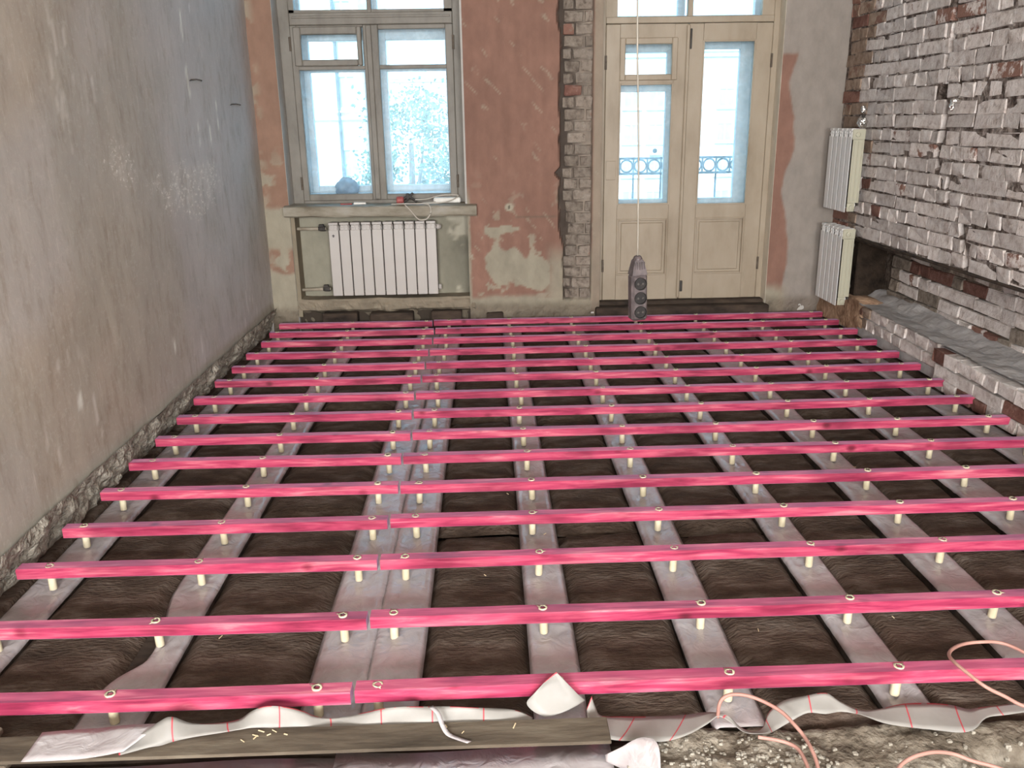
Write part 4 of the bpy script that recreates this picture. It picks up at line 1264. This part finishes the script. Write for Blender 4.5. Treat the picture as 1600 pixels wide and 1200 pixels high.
R1T = [(-0.901, 1.7, -0.026), (-0.871, 1.707, -0.023), (-0.831, 1.717, -0.004), (-0.804, 1.723, 0.013), (-0.778, 1.73, 0.019), (-0.738, 1.741, -0.010), (-0.684, 1.756, -0.025), (-0.634, 1.768, -0.025), (-0.606, 1.775, -0.009), (-0.573, 1.775, 0.005), (-0.542, 1.775, 0.005), (-0.507, 1.775, -0.002), (-0.476, 1.775, -0.014), (-0.452, 1.775, -0.028), (-0.417, 1.775, -0.036), (-0.377, 1.775, -0.033), (-0.329, 1.775, -0.022), (-0.282, 1.775, -0.012), (-0.231, 1.775, -0.009), (-0.175, 1.775, -0.011), (-0.117, 1.775, -0.013), (-0.054, 1.775, -0.019), (-0.007, 1.775, -0.023), (0.032, 1.775, -0.028), (0.056, 1.775, -0.037), (0.083, 1.775, -0.053)]
R1B = [(-0.881, 1.66, -0.028), (-0.856, 1.668, -0.027), (-0.82, 1.678, -0.024), (-0.794, 1.686, -0.026), (-0.768, 1.693, -0.022), (-0.725, 1.706, -0.022), (-0.671, 1.722, -0.026), (-0.623, 1.736, -0.029), (-0.599, 1.742, -0.030), (-0.569, 1.743, -0.031), (-0.538, 1.744, -0.034), (-0.503, 1.744, -0.036), (-0.471, 1.744, -0.036), (-0.446, 1.745, -0.04), (-0.411, 1.745, -0.046), (-0.372, 1.745, -0.046), (-0.326, 1.745, -0.044), (-0.279, 1.745, -0.044), (-0.23, 1.745, -0.042), (-0.174, 1.745, -0.042), (-0.116, 1.745, -0.042), (-0.054, 1.745, -0.042), (-0.008, 1.745, -0.042), (0.031, 1.745, -0.044), (0.055, 1.745, -0.046), (0.081, 1.745, -0.056)]
R2T = [(0.232, 1.8, -0.016), (0.242, 1.8, -0.049), (0.257, 1.79, -0.068), (0.313, 1.79, -0.072), (0.386, 1.79, -0.075), (0.458, 1.79, -0.074), (0.507, 1.79, -0.068), (0.536, 1.78, -0.06), (0.554, 1.76, -0.05), (0.571, 1.75, -0.054), (0.59, 1.74, -0.072), (0.62, 1.73, -0.080), (0.649, 1.74, -0.077), (0.677, 1.78, -0.063), (0.715, 1.79, -0.04), (0.763, 1.79, -0.029), (0.823, 1.8, -0.029), (0.857, 1.79, -0.048), (0.909, 1.78, -0.069), (0.957, 1.78, -0.067), (1.018, 1.79, -0.062), (1.084, 1.79, -0.062), (1.142, 1.79, -0.07), (1.182, 1.78, -0.076), (1.211, 1.78, -0.073), (1.267, 1.79, -0.077), (1.397, 1.79, -0.069), (1.8, 1.79, -.07)]
R2B = [(0.219, 1.79, -0.046), (0.219, 1.76, -0.054), (0.23, 1.73, -0.058), (0.26, 1.7, -0.062), (0.336, 1.69, -0.064), (0.398, 1.69, -0.066), (0.456, 1.71, -0.066), (0.51, 1.74, -0.062), (0.539, 1.75, -0.049), (0.565, 1.74, -0.057), (0.592, 1.72, -0.07), (0.621, 1.71, -0.07), (0.652, 1.71, -0.07), (0.674, 1.72, -0.07), (0.716, 1.74, -0.063), (0.761, 1.75, -0.047), (0.806, 1.75, -0.052), (0.855, 1.77, -0.063), (0.9, 1.76, -0.066), (0.944, 1.73, -0.068), (0.997, 1.71, -0.066), (1.065, 1.7, -0.070), (1.115, 1.69, -0.070), (1.155, 1.7, -0.070), (1.206, 1.74, -0.072), (1.26, 1.75, -0.073), (1.396, 1.76, -0.072), (1.8, 1.75, -.075)]


def ribbon(name, T, B, mat, sub=4, nv=6, bulge=.006, thick=.0009):
    T2, B2 = smoothpath(T, sub), smoothpath(B, sub)
    b = MB(); P = np.zeros((len(T2), nv, 3)); us, vs = [], []
    acc = 0
    for i, (t_, o_) in enumerate(zip(T2, B2)):
        if i: acc += ((T2[i] + B2[i]) / 2 - (T2[i - 1] + B2[i - 1]) / 2).length
        for k in range(nv):
            f = k / (nv - 1); p = o_.lerp(t_, f)
            p.y += bulge * math.sin(f * math.pi) * math.sin(acc * 40); P[i, k] = p
            us.append(acc); vs.append(f)
    b.grid(P)
    me = b.mesh(name, True)
    uvl = me.uv_layers.new(name='UVMap')
    for lp in me.loops: uvl.data[lp.index].uv = (us[lp.vertex_index], vs[lp.vertex_index])
    o = obj(name, me, mat)
    so = o.modifiers.new('thickness', 'SOLIDIFY'); so.thickness = thick
    return o


tag(ribbon('membrane_strip', R1T, R1B, M['membrane']), 'wavy white membrane edge with red print standing behind the board', 'membrane')
tag(ribbon('membrane_strip', R2T, R2B, M['membrane']), 'twisting white membrane strip along the broken concrete edge', 'membrane')
FA = [(0.118, 1.808, 0.028), (.090, 1.800, .0), (0.069, 1.785, -0.017), (.085, 1.776, -.036), (0.115, 1.765, -0.046)]
FB = [(0.145, 1.815, 0.048), (.164, 1.806, .03), (.182, 1.799, .012), (.200, 1.795, -.008), (0.216, 1.80, -0.027)]
tag(ribbon('membrane_flap', FB, FA, M['membrane'], bulge=.012), 'folded white membrane corner leaning on the nearest joist', 'membrane')
LA = [(-1.099, 1.748, -0.028), (-1.036, 1.752, -0.027), (-0.958, 1.752, -0.024), (-0.896, 1.752, -0.018), (-0.813, 1.741, -0.008)]
LB = [(-1.10, 1.650, -0.029), (-1.04, 1.650, -0.0285), (-.97, 1.652, -0.028), (-0.92, 1.655, -0.024), (-0.870, 1.66, -0.018)]
tag(ribbon('membrane_sheet', LA, LB, M['film'], bulge=.004), 'flat film sheet lying over the left end of the board', 'membrane')
GA = [(0.250, 1.671, -0.082), (0.287, 1.658, -0.05), (0.314, 1.656, -0.03), (0.337, 1.652, -0.02), (0.359, 1.642, -0.02), (0.368, 1.624, -0.03), (0.367, 1.597, -0.06), (0.363, 1.565, -0.10)]
GB = [(0.252, 1.668, -0.10), (0.284, 1.645, -0.10), (0.300, 1.625, -0.10), (0.315, 1.605, -0.11), (0.325, 1.595, -0.115), (0.335, 1.585, -0.12), (0.34, 1.57, -0.125), (0.342, 1.55, -0.13)]
tag(ribbon('membrane_flap', GA, GB, M['film'], bulge=.004), 'pale curled film corner at the end of the board', 'membrane')
UA = [(x, 1.733 + .004 * math.sin(x * 9), -.120 + .004 * math.sin(x * 7)) for x in (-1.5, -1.2, -.9, -.6, -.36)]
UB = [(x, 1.40, -.135) for x in (-1.5, -1.2, -.9, -.6, -.36)]
tag(ribbon('film_sheet', UA, UB, M['film'], bulge=.0), 'pale film sheet lying low in front of the board, scraped wall side', 'film')
UA = [(x, 1.738 + .004 * math.sin(x * 11), -.110 + .004 * math.sin(x * 8)) for x in (-.40, -.2, .0, .15, .27)]
UB = [(x, 1.40, -.125) for x in (-.40, -.2, .0, .15, .27)]
tag(ribbon('film_sheet', UA, UB, M['film'], bulge=.0), 'pale film sheet lying low in front of the board, concrete side', 'film')
tl = smoothpath([(-0.165, 1.755, .004), (-0.147, 1.735, .0), (-0.136, 1.712, -0.016), (-0.122, 1.692, -0.026), (-0.099, 1.678, -0.028), (-0.071, 1.664, -0.028)], 3)
tag(ribbon('film_tail', [p + Vector((.005, .003, 0)) for p in tl], [p - Vector((.005, .003, 0)) for p in tl], M['film'], 1, 3, 0), 'thin torn film tail curling down over the board', 'film')

C1 = [(1.45, 1.60, -.02), (1.31, 1.672, 0.0), (1.259, 1.691, 0.0), (1.216, 1.703, 0.02), (1.173, 1.715, 0.04), (1.15, 1.754, 0.05), (1.141, 1.799, 0.05), (1.152, 1.844, 0.04), (1.185, 1.884, 0.03), (1.235, 1.917, 0.02), (1.284, 1.923, 0.02), (1.331, 1.926, 0.015), (1.365, 1.908, 0.01), (1.418, 1.841, 0.006), (1.6, 1.70, 0.0)]
C2 = [(0.54, 1.756, -0.055), (0.54, 1.753, -0.02), (0.55, 1.756, 0.0), (0.573, 1.756, 0.01), (0.608, 1.749, 0.01), (0.647, 1.736, 0.0), (0.681, 1.71, -0.01), (0.701, 1.675, -0.02), (0.714, 1.649, -0.03), (0.716, 1.607, -0.03), (0.716, 1.567, -0.04), (0.702, 1.5, -0.05), (.66, 1.2, -.06)]
C2B = [(0.615, 1.675, -0.05), (0.655, 1.663, -0.05), (0.684, 1.650, -0.052), (0.697, 1.630, -0.052), (0.699, 1.598, -0.052), (0.697, 1.567, -0.055), (0.678, 1.5, -0.06), (.62, 1.2, -.07)]
C3 = [(.80, 1.42, -.06), (0.846, 1.504, -0.05), (0.892, 1.55, -0.045), (0.919, 1.569, -0.04), (0.95, 1.575, -0.03), (0.993, 1.583, -0.03), (1.038, 1.586, -0.04), (1.073, 1.568, -0.045), (1.122, 1.549, -0.05), (1.208, 1.498, -0.06)]
for nm, pts, lab in (('cable', C1, 'pale pink cable looping over the nearest joist on the brick wall side'), ('cable', C2, 'pale pink cable arching up from the broken concrete edge'), ('cable', C2B, 'short pale cable lying on the concrete beside the arching cable'), ('cable', C3, 'pale cable bending low at the very near edge of the concrete')):
    b = MB(); b.tube(smoothpath(pts, 8), .0046, 8)
    tag(b.build(nm, M['pale_cord'], smooth=True), lab, 'cable')

# wood shavings on the board and floor
q = np.random.RandomState(21); b = MB()
for i in range(26):
    if i < 8: x, y, z_ = q.uniform(-1.0, .2), q.uniform(1.665, 1.735), -.0305
    elif i < 13: x, y, z_ = q.uniform(-.62, -.52), q.uniform(1.70, 1.735), -.0305
    else: x, y, z_ = q.uniform(-1.3, 1.6), q.uniform(1.9, 3.6), ZS - .001
    L, w_, a = q.uniform(.003, .009), q.uniform(.0006, .0015), q.uniform(0, 3.14)
    c, s = math.cos(a), math.sin(a); n = len(b.v)
    for zz_ in (z_, z_ + .0015):
        b.v += [(x - c * L - s * w_, y - s * L + c * w_, zz_), (x + c * L - s * w_, y + s * L + c * w_, zz_ + .001), (x + c * L + s * w_, y + s * L - c * w_, zz_ + .001), (x - c * L + s * w_, y - s * L - c * w_, zz_)]
    b.f += [tuple(n + i_ for i_ in qd) for qd in ((0, 3, 2, 1), (4, 5, 6, 7), (0, 1, 5, 4), (1, 2, 6, 5), (2, 3, 7, 6), (3, 0, 4, 7))]
tag(b.build('wood_shavings', M['wood_chip']), 'loose pale wood shavings scattered on board and floor', 'shavings', kind='stuff')

# ================================================================== OUTSIDE
YR = 7.4
rail = empty('balcony_railing', (1.4, YR, 0)); rail.location = (0, 0, 0)
tag(rail, 'grey iron balcony railing with a row of rings', 'railing')
for z_ in (1.03, .905):
    b = MB(); b.box(-.2, 3.0, YR - .015, YR + .015, z_ - .009, z_ + .009, .003); b.build('rail', M['iron'], rail)
ringm = MB()
Pm = np.zeros((25, 9, 3))
for i in range(25):
    for k in range(9):
        a, c = 2 * math.pi * i / 24, 2 * math.pi * k / 8
        rr = .050 + .0075 * math.cos(c); Pm[i, k] = (rr * math.cos(a), .0085 * math.sin(c), rr * math.sin(a))
ringm.grid(Pm); ring_me = ringm.mesh('ring', True); ring_me.materials.append(M['iron'])
bal_me = MB().box(-.007, .007, -.007, .007, .05, .90, .002).mesh('baluster'); bal_me.materials.append(M['iron'])
post_me = MB().box(-.006, .006, -.006, .006, .905, 1.03).mesh('spacer'); post_me.materials.append(M['iron'])
x = .25
i = 0
while x < 2.9:
    obj('ring', ring_me, None, rail, (x, YR, .9675)); obj('spacer', post_me, None, rail, (x + .0585, YR, 0))
    if i % 2 == 0: obj('baluster', bal_me, None, rail, (x + .0585, YR, 0))
    x += .117; i += 1
b = MB(); b.box(-.3, 3.1, 6.7, 7.5, -.1, .02); struct(b.build('floor_balcony', M['ground']))


def building(name, lab, x0, x1, y, z0, z1, mat, cols, rows, ww, wh, extra=None):
    e = empty(name); tag(e, lab, 'building')
    b = MB(); b.box(x0, x1, y, y + 12, z0, z1); b.build('wall', mat, e)
    b = MB(); b.box(x0 - .3, x1 + .3, y - .4, y + 12.4, z1, z1 + .5, .05); b.box(x0 - .15, x1 + .15, y - .2, y + .1, z1 - .35, z1); b.build('cornice', M['facade_trim'], e)
    fm = MB(); rect_frame(fm, -ww / 2 - .12, ww / 2 + .12, -.14, wh + .1, .16, .16, .16, .16, -.08, .12, 0); fm.box(-.04, .04, -.04, .08, 0, wh); fm.box(-ww / 2 - .2, ww / 2 + .2, -.2, .05, -.2, -.12)
    fme = fm.mesh('window'); fme.materials.append(M['facade_trim'])
    pm_ = MB().box(-ww / 2, ww / 2, -.02, .02, 0, wh).mesh('pane'); pm_.materials.append(M['facade_pane'])
    for c in cols:
        for r in rows:
            w_ = obj('window', fme, None, e, (c, y, r)); obj('pane', pm_, None, w_, (0, 0, 0))
    return e


e = building('apartment_building', 'cream apartment building seen through the casement window beside the tree', -22, -5.35, 40, -13, 12, M['facade_cream'], (-6.05, -8.6, -11.2, -13.8), (-7.2, -4.2, -1.15, 1.95, 5.0), .8, 1.35)
b = MB(); b.tube([(-6.42, 39.85, -12), (-6.42, 39.85, 12)], .07, 8); b.build('drainpipe', M['iron'], e)
for z_ in (1.45, -1.75, -4.8): MB().box(-22.1, -5.25, 39.85, 40.05, z_, z_ + .14).build('string_course', M['facade_trim'], e)
e = building('apartment_building', 'pinkish brick apartment block facing the balcony door', 6.5, 34, 75, -13, 6.4, M['facade_pink'], (9.6, 12.35, 14.4, 17.4, 20.3, 23.2, 26), (-9.0, -6.2, -3.45, -.68, 2.1), 1.3, 1.45)
ac = MB(); ac.box(13.9, 14.9, 74.4, 74.95, -1.75, -1.05, .05); ac.lathe([(.28, 74.39), (.28, 74.36), (.22, 74.36), (.2, 74.4), (0, 74.4)], (14.3, 0, -1.4), 'Y', 16); ac.build('air_conditioner', M['facade_trim'], e)
e = building('apartment_building', 'distant tower block behind the tree top', -15.5, -4.6, 120, -13, 6.6, M['facade_far'], (-13.6, -11.6, -9.6, -7.6, -5.8), (-8.0, -5.0, -2.0, 1.0, 3.8), 1.1, 1.5)

tr = empty('street_tree', (-3.1, 36, -13)); tag(tr, 'tall pale green street tree outside the casement window', 'tree')
b = MB(); b.tube([(0, 0, 0), (.1, 0, 4), (.0, .1, 8), (.1, 0, 13.5)], [.32, .26, .2, .1], 10)
for a in range(5): b.tube([(0, 0, 6 + a), (math.cos(a * 1.3) * .9, math.sin(a * 1.3) * .9, 8 + a), (math.cos(a * 1.3) * 1.5, math.sin(a * 1.3) * 1.5, 9.5 + a)], [.13, .08, .03], 7)
b.build('trunk', M['bark'], tr, True)
q = np.random.RandomState(2); b = MB()
for i in range(5200):
    cl = q.randint(0, 26); cr = np.random.RandomState(cl + 50)
    th, ph = cr.rand() * 6.28, cr.rand() * 2 - 1
    cen = np.array([math.cos(th) * 1.6 * math.sqrt(1 - ph * ph), math.sin(th) * 1.6 * math.sqrt(1 - ph * ph), 12.6 + ph * 2.7])
    p = cen + q.normal(size=3) * np.array([.42, .42, .42])
    a = q.normal(size=3); a /= np.linalg.norm(a); c = np.cross(a, q.normal(size=3)); c /= np.linalg.norm(c)
    s = q.uniform(.06, .13)
    b.quad(p - a * s, p + c * s * .6, p + a * s, p - c * s * .6)
o = b.build('foliage', M['leaf'], tr); o['kind'] = 'stuff'

bpy.context.view_layer.update()
